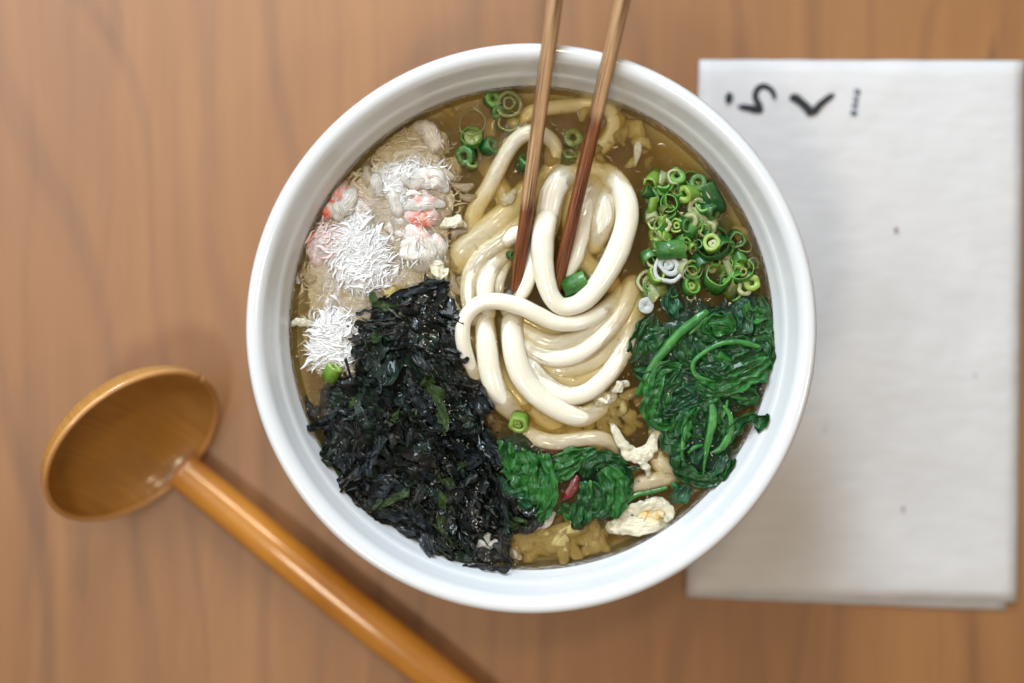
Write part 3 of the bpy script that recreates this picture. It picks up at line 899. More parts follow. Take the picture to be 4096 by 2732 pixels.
sea_leaf('k2', [(1250, 540), (1290, 620), (1330, 700)], [90, 130, 120], [-1.2, -.6, -.4], SEA[5])
sea_leaf('k7', [(1090, 960), (1220, 990), (1320, 1030), (1362, 1010)], [60, 110, 70, 20], [2.8, 2.6, 2.4, 3.2], SEA[0])
mk('seaweed_stalk', tube([Q('k2', 522, 1322, 5), Q('k2', 545, 1400, 5), Q('k2', 575, 1505, 4)], [LEN('k2', 17), LEN('k2', 12), LEN('k2', 14)], 7, 5), SEA[0], heap)
for (pts, wd, z, m_) in [([(700, 1225), (745, 1200), (800, 1215), (830, 1235)], [8, 56, 70, 50], [2.6, 2.4, 2.6, 2.6], 0),
                         ([(820, 1180), (860, 1220), (960, 1260), (1060, 1290), (1150, 1310)], [40, 90, 100, 90, 40], [3.2, 3.4, 3.4, 3.2, 3], 2),
                         ([(880, 1330), (1010, 1330), (1160, 1350), (1300, 1375)], [40, 110, 100, 20], [2.6, 3, 3, 2.8], 1),
                         ([(640, 60), (690, 20), (700, 120), (640, 220)], [60, 120, 110, 40], [2.6, 3, 3, 2.6], 3),
                         ([(610, 300), (650, 270), (690, 200)], [80, 90, 40], 2.8, 3),
                         ([(490, 330), (540, 300), (600, 260)], [110, 130, 50], 3.2, 2),
                         ([(740, 80), (800, 200), (860, 340), (930, 480), (980, 620)], [50, 110, 120, 100, 40], [4.6, 5, 5.2, 5.2, 5], 1),
                         ([(1300, 20), (1360, 120), (1420, 240), (1480, 340), (1500, 480)], [40, 90, 90, 60, 30], [5.8, 6, 6, 5.6, 5], 1),
                         ([(1110, 330), (1200, 260), (1310, 250)], [60, 140, 60], [5.6, 6, 5.8], 3),
                         ([(1060, 470), (1160, 560), (1280, 620), (1410, 640)], [80, 170, 160, 60], [5.6, 6, 6, 5.4], 1),
                         ([(760, 840), (860, 880), (930, 900)], [90, 130, 50], [4.4, 4.8, 4.6], 2),
                         ([(860, 960), (980, 980), (1120, 1050), (1260, 1150)], [60, 160, 190, 130], [4.2, 4.8, 5, 4.6], 1),
                         ([(190, 80), (220, 180), (280, 260), (330, 190)], [50, 90, 80, 60], [.2, .4, .6, .8], 4),
                         ([(540, 620), (580, 720), (600, 840)], [140, 200, 130], [3.2, 3.4, 3.2], 1)]:
    sea_leaf('k5', pts, wd, z, SEA[m_], amp=.0006)
for (pts, wd, z, m_) in [([(515, 1340), (600, 1345), (720, 1355), (860, 1368), (975, 1375), (1005, 1330)], [30, 24, 50, 70, 90, 60], [4.4, 4, 4, 4.2, 4.6, 5.4], 0),
                         ([(150, 1110), (300, 1180), (480, 1240), (620, 1290)], [50, 90, 110, 60], [3, 3, 2.6, 2.4], 2),
                         ([(340, 1080), (440, 1120), (470, 1060)], [60, 80, 20], [3.4, 3.4, 4], 2),
                         ([(620, 1270), (720, 1220), (840, 1240), (870, 1300)], [80, 120, 110, 50], [2, 2.4, 2.2, 1.6], 4),
                         ([(1000, 880), (1060, 930), (1180, 950), (1290, 900), (1340, 800)], [80, 120, 130, 130, 90], [.6, 1, 1.1, 1.2, 1.0], 4),
                         ([(960, 560), (1080, 640), (1190, 760), (1330, 760)], [80, 150, 160, 70], [1.6, 1.8, 1.6, 1.2], 5),
                         ([(360, 360), (430, 330), (540, 280), (600, 200)], [50, 80, 50, 24], [4.6, 5, 5, 4.4], 3),
                         ([(380, 440), (420, 520), (400, 590)], [80, 90, 40], [4.4, 4.6, 4.4], 3),
                         ([(260, 1240), (190, 1200), (60, 1150)], [20, 60, 60], 2.4, 3)]:
    sea_leaf('k6', pts, wd, z, SEA[m_], amp=.0006)
for (u, v, u2, v2) in [(830, 120, 690, 380), (700, 370, 830, 430), (60, 640, 120, 770), (640, 120, 570, 280)]:
    mk('seaweed_thread', tube([Q('k6', u, v, 3.4), Q('k6', (u + u2) / 2 - 14, (v + v2) / 2, 3.8), Q('k6', u2, v2, 3.6)], [LEN('k6', 10)] * 3, 6, 5), SEA[1], heap)

# ------------------------------------------------------------------ spinach
def spinach(name, label, base, group='cooked spinach bunches'):
    return empty(name, base, label, 'spinach', group)
def s_leaf(par, crop, pts, wid, z, mat=0, pleat=6, amp=.0012, curl=0.0, m=18, name='leaf', nz=.0010, rag=.25, label=None):
    if not isinstance(z, list): z = [z] * len(pts)
    if not isinstance(wid, list): wid = [wid * .55] + [wid] * (len(pts) - 2) + [wid * .5]
    return mk(name, leaf([Q(crop, u, v, zz + 1.0) for (u, v), zz in zip(pts, z)], [LEN(crop, x) * .57 for x in wid], m, pleat, amp * .8, curl, 12, rag, len(ORG) * 1.0, nz), SPIN[mat], par, label=label)
def s_stem(par, crop, pts, wid, z, mat=None, fz=.75, k=8):
    if not isinstance(z, list): z = [z] * len(pts)
    if not isinstance(wid, list): wid = [wid] * len(pts)
    return mk('stem', tube([Q(crop, u, v, zz + .5) for (u, v), zz in zip(pts, z)], [LEN(crop, x) * .5 for x in wid], 12, k, fz, disp=lump(.14, 300, .08, 900, len(ORG))), mat or STEM, par)
RIGHT_POLY = [(1545, 700), (1570, 650), (1640, 690), (1700, 650), (1748, 655), (1765, 730), (1770, 850), (1740, 935), (1690, 960), (1700, 1060), (1655, 1105), (1590, 1120), (1550, 1075), (1530, 1000), (1490, 960), (1475, 900), (1450, 840), (1460, 780)]
sr = spinach('spinach_bunch', 'largest dark green spinach bunch, against the bowl wall beneath the scallions', Q('d', 1620, 830, 0))
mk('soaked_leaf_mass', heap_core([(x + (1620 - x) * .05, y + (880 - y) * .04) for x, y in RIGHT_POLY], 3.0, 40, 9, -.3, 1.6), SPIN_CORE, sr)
s_leaf(sr, 'c7', [(300, 200), (240, 300), (190, 420), (140, 540)], 150, [-1.6, -1.0, -1.0, -1.8], 0, 7)
s_leaf(sr, 'c7', [(420, -10), (400, 80), (430, 150), (440, 210)], 105, [-1.2, -.4, -.1, -.8], 2, 7)
s_leaf(sr, 'c7', [(880, 80), (920, 180), (910, 270), (880, 350)], 105, [-.6, .6, 1.0, .4], 2, 7)
s_leaf(sr, 'c7', [(1020, 70), (1050, 180), (1060, 290), (1010, 350)], 150, [-1.6, -.9, -.4, .2], 0, 8)
s_leaf(sr, 'c7', [(660, 200), (740, 175), (830, 190)], 60, [.8, 1.2, .8], 2, 4)
s_leaf(sr, 'c7', [(690, 330), (650, 280), (690, 235), (770, 225), (830, 262), (815, 300), (740, 300), (700, 285)], [40, 60, 74, 80, 66, 54, 60, 30], [1.0, 1.6, 2.0, 2.2, 2.0, 1.8, 2.2, 2.2], 1, 5, .0010)
s_leaf(sr, 'c7', [(560, 350), (640, 370), (720, 360), (800, 330)], 90, [.2, .6, .6, .2], 0, 7)
s_leaf(sr, 'c7', [(440, 420), (500, 480), (580, 440), (620, 400)], 130, [-.6, -.2, 0, 0], 0, 7)
s_leaf(sr, 'c7', [(860, 440), (960, 430), (1050, 400), (1100, 450)], 150, [.6, 1.2, 1.2, .2], 0, 9)
s_leaf(sr, 'c7', [(1040, 330), (1090, 400), (1110, 500), (1080, 570)], 120, [-.2, .4, .4, -.2], 0, 9)
s_leaf(sr, 'c7', [(590, 640), (680, 690), (790, 690), (900, 640), (1010, 580), (1100, 520)], [70, 110, 130, 150, 150, 90], [1.0, 2.2, 2.8, 2.8, 2.2, .8], 1, 9, .0012)
s_leaf(sr, 'c7', [(640, 560), (720, 590), (830, 560), (930, 500), (1000, 470)], [40, 80, 110, 120, 70], [1.2, 2.0, 2.6, 2.6, 1.8], 0, 8)
s_leaf(sr, 'c7', [(610, 560), (690, 545), (760, 580), (780, 640)], [40, 60, 70, 40], [1.6, 1.8, 2.0, 1.6], 2, 5)
s_leaf(sr, 'c7', [(470, 560), (400, 545), (330, 580), (290, 680), (265, 790), (270, 890), (330, 950), (420, 960)], [50, 80, 100, 110, 110, 110, 100, 50], [1.4, 2.0, 2.2, 2.2, 1.8, 1.4, 1.0, .4], 1, 6, .0010)
s_leaf(sr, 'c7', [(470, 590), (420, 660), (370, 750), (370, 850), (450, 880)], [60, 90, 100, 110, 60], [1.6, 1.6, 1.2, 1.2, .8], 0, 7)
s_leaf(sr, 'c7', [(380, 880), (460, 820), (540, 790), (600, 760)], [60, 100, 90, 40], [1.2, 1.6, 1.6, 1.0], 2, 7)
s_leaf(sr, 'c7', [(560, 760), (580, 700), (640, 720), (700, 740)], 70, 1.0, 0, 5)
s_stem(sr, 'c7', [(645, 180), (590, 220), (520, 275), (440, 345), (370, 430), (300, 520), (240, 620), (190, 720), (175, 760)], [60, 66, 66, 64, 68, 66, 60, 46, 24], [2.0, 2.2, 2.2, 2.2, 2.0, 1.6, 1.0, -.2, -1.2])
s_stem(sr, 'c7', [(650, 215), (600, 265), (540, 320)], [30, 38, 30], [2.0, 1.8, 1.2])
s_stem(sr, 'c7', [(1015, 412), (940, 392), (860, 380), (780, 385), (700, 415), (630, 460), (580, 500), (560, 555), (580, 610), (640, 640), (710, 650)], [34, 44, 42, 36, 34, 34, 36, 36, 34, 30, 22], [2.2, 2.6, 2.8, 2.8, 2.8, 2.6, 2.6, 2.6, 2.6, 2.6, 2.4])
s_stem(sr, 'c7', [(830, 758), (900, 772), (990, 775)], [30, 26, 18], [1.0, 1.0, .6])
for i in range(30):
    x, y = rand_in(RIGHT_POLY)
    a_, l_ = rnd.uniform(0, 6.3), rnd.uniform(22, 46)
    pts = [(x + l_ * t * math.cos(a_ + .5 * t), y + l_ * t * math.sin(a_ + .5 * t)) for t in (-1, -.4, .3, 1)]
    if all(inside(px, py, RIGHT_POLY) for px, py in pts): s_leaf(sr, 'd', pts, rnd.uniform(26, 56), [.2, .9, 1.0, .2], rnd.choice((0, 0, 0, 1, 2)), 6, .0012)
lr = spinach('spinach_bunch', 'upright spinach bunch with pale stems, one leaf tip climbing the bowl wall', Q('c7', 650, 1100, 0))
s_leaf(lr, 'c7', [(480, 940), (470, 1040), (450, 1150), (470, 1260), (560, 1320), (680, 1340), (780, 1280), (810, 1190)], [60, 90, 100, 110, 110, 110, 100, 60], [.2, .8, 1.0, 1.0, .8, .8, .6, .6], 0, 8)
s_leaf(lr, 'c7', [(600, 800), (540, 880), (510, 970), (505, 1080)], [60, 80, 70, 40], [1.2, 2.0, 2.2, 1.8], 1, 5)
s_leaf(lr, 'c7', [(570, 960), (610, 990), (640, 1060)], 90, [0, .4, .6], 0, 6)
s_leaf(lr, 'c7', [(640, 1110), (590, 1150), (570, 1220)], [50, 70, 40], [1.2, 1.4, 1.0], 2, 5)
s_leaf(lr, 'c7', [(780, 1170), (750, 1240), (690, 1320)], [40, 60, 40], [1.2, 1.4, 1.0], 2, 4)
s_leaf(lr, 'c7', [(740, 800), (760, 900), (790, 1000), (760, 1080)], [70, 100, 100, 60], [.4, .8, 1.0, .6], 0, 6)
s_leaf(lr, 'c7', [(800, 1080), (850, 1000), (900, 940), (970, 910), (1010, 930)], [80, 100, 80, 60, 50], [1.0, 1.8, 2.6, 3.4, 4.0], 0, 6)
s_leaf(lr, 'c7', [(985, 960), (1030, 950), (1070, 920), (1092, 880)], [50, 140, 130, 40], [3.8, 4.4, 5.0, 5.8], 0, 6, .0012, rag=.6, label='dark frilly leaf tip resting on the bowl wall')
s_stem(lr, 'c7', [(630, 1310), (642, 1220), (655, 1130), (672, 1050), (695, 960), (702, 880), (685, 800)], [10, 22, 40, 54, 62, 58, 40], [1.8, 2.4, 2.8, 3.0, 3.0, 2.6, 1.8], None, .6)
s_stem(lr, 'c7', [(690, 1150), (750, 1125), (800, 1060), (830, 980), (820, 890), (780, 830)], [16, 44, 54, 46, 34, 24], [2.0, 2.4, 2.6, 2.6, 2.2, 1.6], None, .5)
s_stem(lr, 'c7', [(530, 1150), (570, 1115), (625, 1098)], [16, 30, 18], [2.2, 2.6, 2.4])
s_stem(lr, 'c7', [(480, 1180), (490, 1100), (505, 1010), (520, 940)], [20, 34, 40, 30], [1.8, 2.2, 2.4, 2.2], None, .6)
s_stem(lr, 'c7', [(800, 790), (790, 850), (770, 900)], [20, 26, 20], [1.2, 1.4, 1.2])
tp = spinach('spinach_leaf', 'small separate spinach leaf tip touching the wall below the upright spinach bunch', Q('c7', 490, 1450, 0), 'loose spinach leaves')
s_leaf(tp, 'c7', [(520, 1370), (500, 1410), (480, 1460), (500, 1510)], [50, 110, 120, 40], [.8, 1.4, 1.6, 1.6], 2, 5, rag=.5)
s_leaf(tp, 'c7', [(420, 1350), (440, 1390), (480, 1400)], [40, 50, 30], [-.4, 0, .4], 1, 4)
bl = spinach('spinach_bunch', 'glossy bulging spinach bunch wedged between seaweed and red chili', Q('c6', 430, 620, 0))
BL_POLY = [(1145, 1000), (1200, 985), (1260, 1040), (1275, 1110), (1262, 1190), (1225, 1212), (1180, 1150), (1150, 1080)]
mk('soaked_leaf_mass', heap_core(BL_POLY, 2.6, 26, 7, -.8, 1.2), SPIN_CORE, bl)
s_leaf(bl, 'c6', [(230, 330), (220, 430), (260, 540), (300, 620)], [110, 180, 160, 80], [-.8, -.2, .6, .8], 1, 6)
s_leaf(bl, 'c6', [(330, 400), (380, 500), (390, 620), (420, 760)], [120, 190, 190, 110], [.6, 1.6, 1.8, 1.0], 1, 7, .0012)
s_leaf(bl, 'c6', [(480, 420), (500, 540), (510, 680), (490, 800), (450, 880)], [90, 150, 170, 160, 80], [.6, 1.8, 2.4, 1.8, .8], 1, 6, .0014)
s_leaf(bl, 'c6', [(545, 420), (575, 520), (608, 620), (622, 720), (595, 820), (550, 910), (510, 950)], [50, 66, 70, 74, 76, 70, 30], [1.4, 2.4, 3.0, 3.0, 2.4, 1.4, .4], 1, 4, .0006, curl=.3)
s_leaf(bl, 'c6', [(195, 600), (230, 680), (300, 735), (380, 750), (440, 745)], [30, 54, 60, 50, 24], [1.4, 2.0, 2.2, 2.2, 2.0], 2, 5, .0008)
s_leaf(bl, 'c6', [(340, 770), (380, 810), (440, 830)], [60, 90, 60], [1.4, 1.6, 1.4], 2, 5)
s_leaf(bl, 'c6', [(210, 560), (300, 590), (420, 585)], [50, 60, 30], [1.8, 2.2, 2.2], 1, 4)
br = spinach('spinach_bunch', 'spinach bunch on the egg side of the red chili, with a thin stem trailing off', Q('c6', 960, 680, 0))
BR_POLY = [(1290, 1060), (1340, 1040), (1450, 1050), (1455, 1110), (1430, 1190), (1370, 1200), (1335, 1215), (1310, 1180), (1330, 1120)]
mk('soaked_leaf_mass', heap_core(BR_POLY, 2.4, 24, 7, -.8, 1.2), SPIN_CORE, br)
s_leaf(br, 'c6', [(590, 640), (680, 560), (780, 490), (860, 440)], [70, 130, 110, 50], [1.0, 1.6, 1.6, .8], 1, 6)
s_leaf(br, 'c6', [(600, 470), (720, 450), (830, 420), (950, 400)], [60, 100, 90, 50], [.2, .6, .6, 0], 1, 6)
s_leaf(br, 'c6', [(860, 600), (900, 510), (990, 460), (1090, 470), (1190, 500)], [60, 110, 120, 100, 40], [1.0, 1.8, 2.0, 1.6, .6], 0, 7)
s_leaf(br, 'c6', [(840, 640), (850, 760), (830, 860), (820, 960), (850, 1000)], [80, 140, 150, 140, 60], [1.0, 1.6, 1.2, .6, .2], 0, 7)
s_leaf(br, 'c6', [(900, 660), (960, 740), (970, 850), (900, 900)], [90, 150, 150, 60], [1.4, 2.0, 1.6, 1.0], 0, 7)
s_leaf(br, 'c6', [(1000, 540), (1070, 620), (1100, 730), (1080, 850), (1050, 920)], [110, 190, 200, 170, 70], [1.6, 2.4, 2.4, 1.6, .6], 1, 8, .0014)
s_leaf(br, 'c6', [(1130, 520), (1180, 600), (1190, 700), (1160, 790)], [60, 90, 90, 50], [1.0, 1.4, 1.4, .8], 0, 6)
s_leaf(br, 'c6', [(1190, 550), (1240, 540), (1300, 520)], [40, 40, 20], [.6, .6, .4], 0, 3)
s_leaf(br, 'c6', [(650, 860), (700, 860), (740, 940)], [60, 90, 60], -1.4, 1, 5)
s_stem(br, 'c6', [(1180, 800), (1230, 760), (1300, 735), (1400, 715), (1500, 690)], [44, 46, 40, 36, 28], [.6, .6, .5, .4, .3], None, .6)
s_stem(br, 'c6', [(880, 680), (910, 640), (900, 760), (920, 840)], [18, 26, 30, 16], [2, 2.4, 2.2, 1.6])
ch = mk('chili_pepper', tube([Q('c6', 800, 610, 1.6), Q('c6', 775, 680, 2.2), Q('c6', 735, 735, 2.2), Q('c6', 700, 770, 1.4)], [LEN('c6', x) for x in (24, 46, 44, 24)], 14, 8, .7, disp=lump(.2, 300, .05, 900, 3)), CHILI,
        label='dark red chili piece tucked between the two lower spinach bunches', cat='chili')
mk('chili_pepper', tube([Q('c6', 540, 392, -.6), Q('c6', 600, 412, -.5), Q('c6', 680, 410, -.7)], [LEN('c6', x) for x in (12, 22, 10)], 12, 8, .6), CHILI,
   label='thin orange-red chili sliver along the lowest separate noodle', cat='chili')

# ------------------------------------------------------------------ scallions
def ring_geo(ro, ri, h, n=26, el=1.0, seed=0.0):
    """A short tube cut from a scallion; tint is unused."""
    prof = [(ro, -h), (ro * 1.02, 0), (ro, h * .9), (ro * .97, h), (ri * 1.05, h), (ri, h * .9), (ri, -h)]
    V, F, U = [], [], []
    for k_, (r, z) in enumerate(prof):
        for j in range(n):
            a = 2 * math.pi * j / n
            q = r * (1 + .2 * noise.noise(Vector((math.cos(a) * 1.1, math.sin(a) * 1.2, seed))))
            V.append(Vector((q * math.cos(a) * el, q * math.sin(a), z + h * .25 * noise.noise(Vector((math.cos(a), math.sin(a), seed + 4))))))
            U.append((j / n * ro * 600, z * 100))
    for k_ in range(len(prof)):
        for j in range(n):
            a, b = k_ * n + j, k_ * n + (j + 1) % n
            c, d = ((k_ + 1) % len(prof)) * n + (j + 1) % n, ((k_ + 1) % len(prof)) * n + j
            F.append((a, b, c, d))
    T_ = [t for t in (0, 0, .2, .75, 1, .85, .6) for _ in range(n)]
    return V, F, U, T_
def place(geo, c, tilt, az, spin=0.0):
    m = Matrix.Rotation(az, 3, 'Z') @ Matrix.Rotation(tilt, 3, 'Y') @ Matrix.Rotation(spin, 3, 'Z')
    return [c + m @ v for v in geo[0]], geo[1], geo[2], geo[3]
def scallion(crop, u, v, r, z, label, layers=((1, .78),), mat=(0,), h=.5, tilt=0, az=0, el=1.0, group='chopped scallion rings'):
    """layers: (outer, inner) radii as shares of r (crop units); the first is the ring itself, the rest lie inside it."""
    c = Q(crop, u, v, z - .65)
    rr = LEN(crop, r) * 1.1
    t = empty('scallion_ring', c, label, 'scallion', group)
    for i, (o, q) in enumerate(layers):
        off = Vector((rnd.uniform(-.1, .1) * rr * (i > 0), rnd.uniform(-.1, .1) * rr * (i > 0), 0))
        g = place(ring_geo(rr * o, max(rr * (q + (1 - q) * (.32 if q > .5 else 0)), rr * .02), rr * h * (1 - .12 * i), 26, el, len(ORG) * .37), c + off, R(tilt), R(az), rnd.uniform(0, 6))
        mk('outer_layer' if i == 0 else 'inner_layer', g, SC_G[mat[min(i, len(mat) - 1)]], t, origin=c)
    return t
sc_ = scallion
sc_('k4', 465, 1170, 148, .8, 'white scallion slice with concentric circles, biggest of the pale ones', ((1, .66), (.64, .36), (.34, .02)), (4, 4, 4), .30, 12, 100, 1.15)
sc_('k4', 925, 930, 168, .9, 'large dark green scallion ring holding a smaller rolled ring', ((1, .90), (.55, .30), (.28, .04)), (1, 2, 3), .45, 24, 120, .95)
sc_('k4', 960, 1300, 128, 1.0, 'open bright green scallion tube with a dark hollow, above the spinach', ((1, .80),), (0,), .62, 38, 80, .95)
sc_('k4', 1240, 1235, 125, .8, 'oval yellow-green scallion ring closest to the bowl wall', ((1, .84), (.42, .22)), (0, 5), .5, 30, 105, .72)
sc_('k4', 240, 1330, 108, -.7, 'cream scallion slice sunk beside the big noodle loop', ((1, .60), (.56, .02)), (3, 3), .3, 6, 20)
sc_('k4', 215, 1575, 78, .2, 'small translucent grey-white scallion disc nearest the spinach stem', ((1, .03),), (4,), .25, 0, 0)
sc_('k4', 480, 990, 92, .7, 'green scallion barrel lying on its side above the white slice', ((1, .8),), (0,), 1.5, 88, 4)
sc_('k4', 480, 745, 160, .5, 'thin pale scallion loop standing open around smaller rings', ((1, .93),), (3,), .16, 18, 60, 1.0)
sc_('k4', 548, 730, 72, .2, 'small lime scallion ring inside the thin pale loop', ((1, .6), (.5, .2)), (2, 2), .6, 20, 200)
sc_('k4', 395, 700, 56, .1, 'ribbed lime scallion stub inside the thin pale loop', ((1, .7),), (2,), 1.2, 75, 95)
sc_('k4', 285, 530, 46, -.1, 'upright yellow-green scallion strip beside the big noodle loop', ((1, .6),), (2,), 1.7, 90, 80)
sc_('k4', 690, 410, 36, -.2, 'tiny yellow-green scallion chip at the top of the scallion heap', ((1, .5),), (2,), 1.3, 88, 70)
sc_('k4', 375, 365, 66, -.8, 'dim green scallion ring sunk at the corner nearest the chopsticks', ((1, .5),), (0,), .6, 30, 10)
sc_('k4', 1090, 1195, 34, 1.0, 'cream scallion strip leaning between two green rings', ((1, .5),), (3,), 2.9, 88, 112)
sc_('k4', 690, 1375, 86, .7, 'bright green crumpled scallion ring touching the blue-green spinach leaf', ((1, .55), (.5, .1)), (0, 2), .5, 36, 40)
sc_('k4', 1105, 1410, 62, .6, 'lime scallion barrel lying just under the open tube', ((1, .7),), (5,), 1.2, 84, 60)
sc_('k4', 700, 1195, 96, .4, 'dark wet scallion ring between the white slice and open tube', ((1, .82),), (1,), .5, 15, 30)
sc_('k4', 735, 520, 92, -.4, 'greyish scallion ring with a small dark hole, mid heap', ((1, .45),), (3,), .5, 25, 300)
sc_('k4', 820, 660, 60, -.3, 'pale grey-green scallion tube slanting down toward the rolled ring', ((1, .6),), (3,), 2.2, 86, 125)
sc_('k4', 890, 430, 90, -.5, 'flat deep green scallion slab along the outer side of the heap', ((1, .86),), (1,), 1.5, 86, 120)
sc_('k4', 985, 540, 60, -.6, 'deep green scallion chip behind the flat slab near the wall', ((1, .7),), (1,), .8, 40, 120)
sc_('k4', 600, 570, 76, -.6, 'dim scallion ring half hidden behind the thin pale loop', ((1, .76),), (5,), .5, 20, 45)
sc_('k4', 335, 830, 74, -.2, 'lime scallion piece under the lower end of the pale loop', ((1, .4),), (2,), .6, 40, 200)
sc_('k4', 420, 860, 60, .1, 'bright lime scallion chip just above the lying barrel', ((1, .5),), (2,), .8, 70, 160)
sc_('k4', 690, 790, 60, .1, 'green scallion sliver with a bright glint beside the rolled ring', ((1, .6),), (0,), 1.0, 80, 60)
sc_('k4', 540, 330, 76, -.9, 'blurred green scallion ring sunk at the far end of the heap', ((1, .7),), (1,), .5, 15, 10)
sc_('k4', 690, 250, 80, -1.3, 'faint green scallion ring farthest out under the brown broth', ((1, .75),), (0,), .5, 20, 70)
sc_('k4', 470, 470, 88, -1.0, 'faint green scallion ring under the top of the heap', ((1, .7),), (0,), .5, 30, 20)
sc_('k4', 1240, 960, 78, -1.0, 'sunken olive scallion ring by the wall above the oval ring', ((1, .72),), (5,), .5, 25, 70)
sc_('k4', 1330, 1130, 60, -.8, 'smallest sunken olive scallion ring against the bowl wall', ((1, .7),), (5,), .5, 20, 0)
sc_('k4', 260, 1060, 84, -1.2, 'drowned yellow-olive scallion ring left of the white slice', ((1, .8),), (5,), .5, 12, 0)
sc_('k4', 800, 1110, 70, .3, 'dark green scallion chip between white slice and rolled ring', ((1, .6),), (1,), .9, 60, 300)
sc_('k4', 600, 900, 60, .0, 'green scallion chip beside the lying barrel toward the rolled ring', ((1, .6),), (0,), .9, 60, 30)
sc_('c2', 862, 1310, 62, .4, 'emerald scallion barrel floating inside the big noodle loop', ((1, .82),), (0,), 1.15, 84, 20, group='scallions among the noodles')
sc_('c2', 555, 560, 60, -2.2, 'dark green scallion chip sunk inside the arching noodle', ((1, .5),), (1,), .7, 50, 60, group='scallions among the noodles')
sc_('c2', 845, 400, 52, -1.8, 'olive scallion ring sunk between the chopsticks near the far wall', ((1, .35),), (5,), .6, 15, 60, group='scallions among the noodles')
sc_('c2', 820, 520, 44, -2.2, 'faint olive scallion chip sunk beside the second chopstick', ((1, .4),), (5,), .8, 50, 70, group='scallions among the noodles')
sc_('c2', 458, 1130, 22, -.2, 'tiny dark green scallion chip behind the first chopstick tip', ((1, .4),), (1,), .8, 40, 0, group='scallions among the noodles')
sc_('c4', 622, 1055, 62, .3, 'light lime scallion curl between noodles and the bulging spinach', ((1, .5), (.42, .05)), (2, 2), .6, 32, 250, group='scallions among the noodles')
sc_('k3', 425, 900, 150, -.5, 'green scallion cylinder with a flat lime top, beside crab meat', ((1, .97), (.97, .86), (.85, .03)), (0, 2, 5), .8, 30, 88, 1.0, group='scallions sunk near the crab meat')
sc_('k3', 1000, 350, 190, -1.5, 'large faded olive scallion ring under the broth by the far wall', ((1, .62), (.5, .3)), (5, 5), .35, 8, 20, group='scallions sunk near the crab meat')
sc_('k3', 740, 260, 130, -1.3, 'dull green scallion piece against the shaded far wall', ((1, .3),), (0,), .5, 24, 30, group='scallions sunk near the crab meat')
sc_('k3', 820, 450, 100, -.8, 'darkest green scallion chip beside the faded olive ring', ((1, .3),), (1,), .5, 28, 320, group='scallions sunk near the crab meat')
sc_('k3', 430, 640, 205, -1.0, 'thin beige scallion loop just above the flat-topped cylinder', ((1, .90),), (3,), .2, 20, 80, .95, group='scallions sunk near the crab meat')
sc_('k3', 690, 1010, 130, -.7, 'flat dark scallion strip trailing from the cylinder toward the noodles', ((1, .5),), (1,), .6, 60, 20, group='scallions sunk near the crab meat')
sc_('k3', 340, 1140, 150, -.5, 'dark green scallion scrap right below the flat-topped cylinder', ((1, .4),), (1,), .5, 36, 200, group='scallions sunk near the crab meat')
sc_('k3', 420, 1290, 90, -.6, 'olive scallion scrap lowest of those near the crab meat', ((1, .4),), (5,), .6, 40, 60, group='scallions sunk near the crab meat')
sc_('k3', 1000, 620, 160, -2.2, 'barely visible olive scallion ring beside the arching noodle', ((1, .7),), (5,), .4, 15, 60, group='scallions sunk near the crab meat')
sc_('k2', 395, 1440, 60, 2.6, 'lime green scallion sliver between crab shreds and seaweed edge', ((1, .3),), (2,), 1.1, 70, 60, group='scallions among the noodles')

# ------------------------------------------------------------------ crab meat
def shred(c, ang, L, W, seed, lift=.0):
    """One flattened, tapering fibre of meat."""
    V, F = [], []
    n, k_ = 5, 4
    d = Vector((math.cos(ang), math.sin(ang), lift)); s = Vector((-math.sin(ang), math.cos(ang), 0)); up = d.cross(s)
    for i in range(n + 1):
        t = 2 * i / n - 1
        q = noise.noise_vector(Vector((t * .9, seed * .73, seed * .31)))
        p = c + d * (t * L) + s * (q.x * L * .75) + up * (q.y * L * .25)
        r = W * (1 - abs(t) ** 1.4 * .93) * (1 + .35 * q.z)
        for j in range(k_):
            a = 2 * math.pi * j / k_ + .5 + q.z
            V.append(p + s * (math.cos(a) * r) + up * (math.sin(a) * r * .4))
    for i in range(n):
        for j in range(k_):
            a, b = i * k_ + j, i * k_ + (j + 1) % k_
            F.append((a, b, b + k_, a + k_))
    F.append(tuple(range(k_ - 1, -1, -1))); F.append(tuple(range(len(V) - k_, len(V))))
    return V, F, [(0, 0)] * len(V)
SCP = [(1490, 470), (1540, 410), (1590, 395), (1640, 440), (1690, 520), (1735, 620), (1725, 655), (1640, 680), (1560, 640), (1500, 560)]
mk('scallion_mash', heap_core(SCP, 1.2, 26, 6, -3.4, 1.6), SC_G[1], kind='stuff', label='dark green mush of soaked scallion scraps under the scallion rings', cat='scallion')
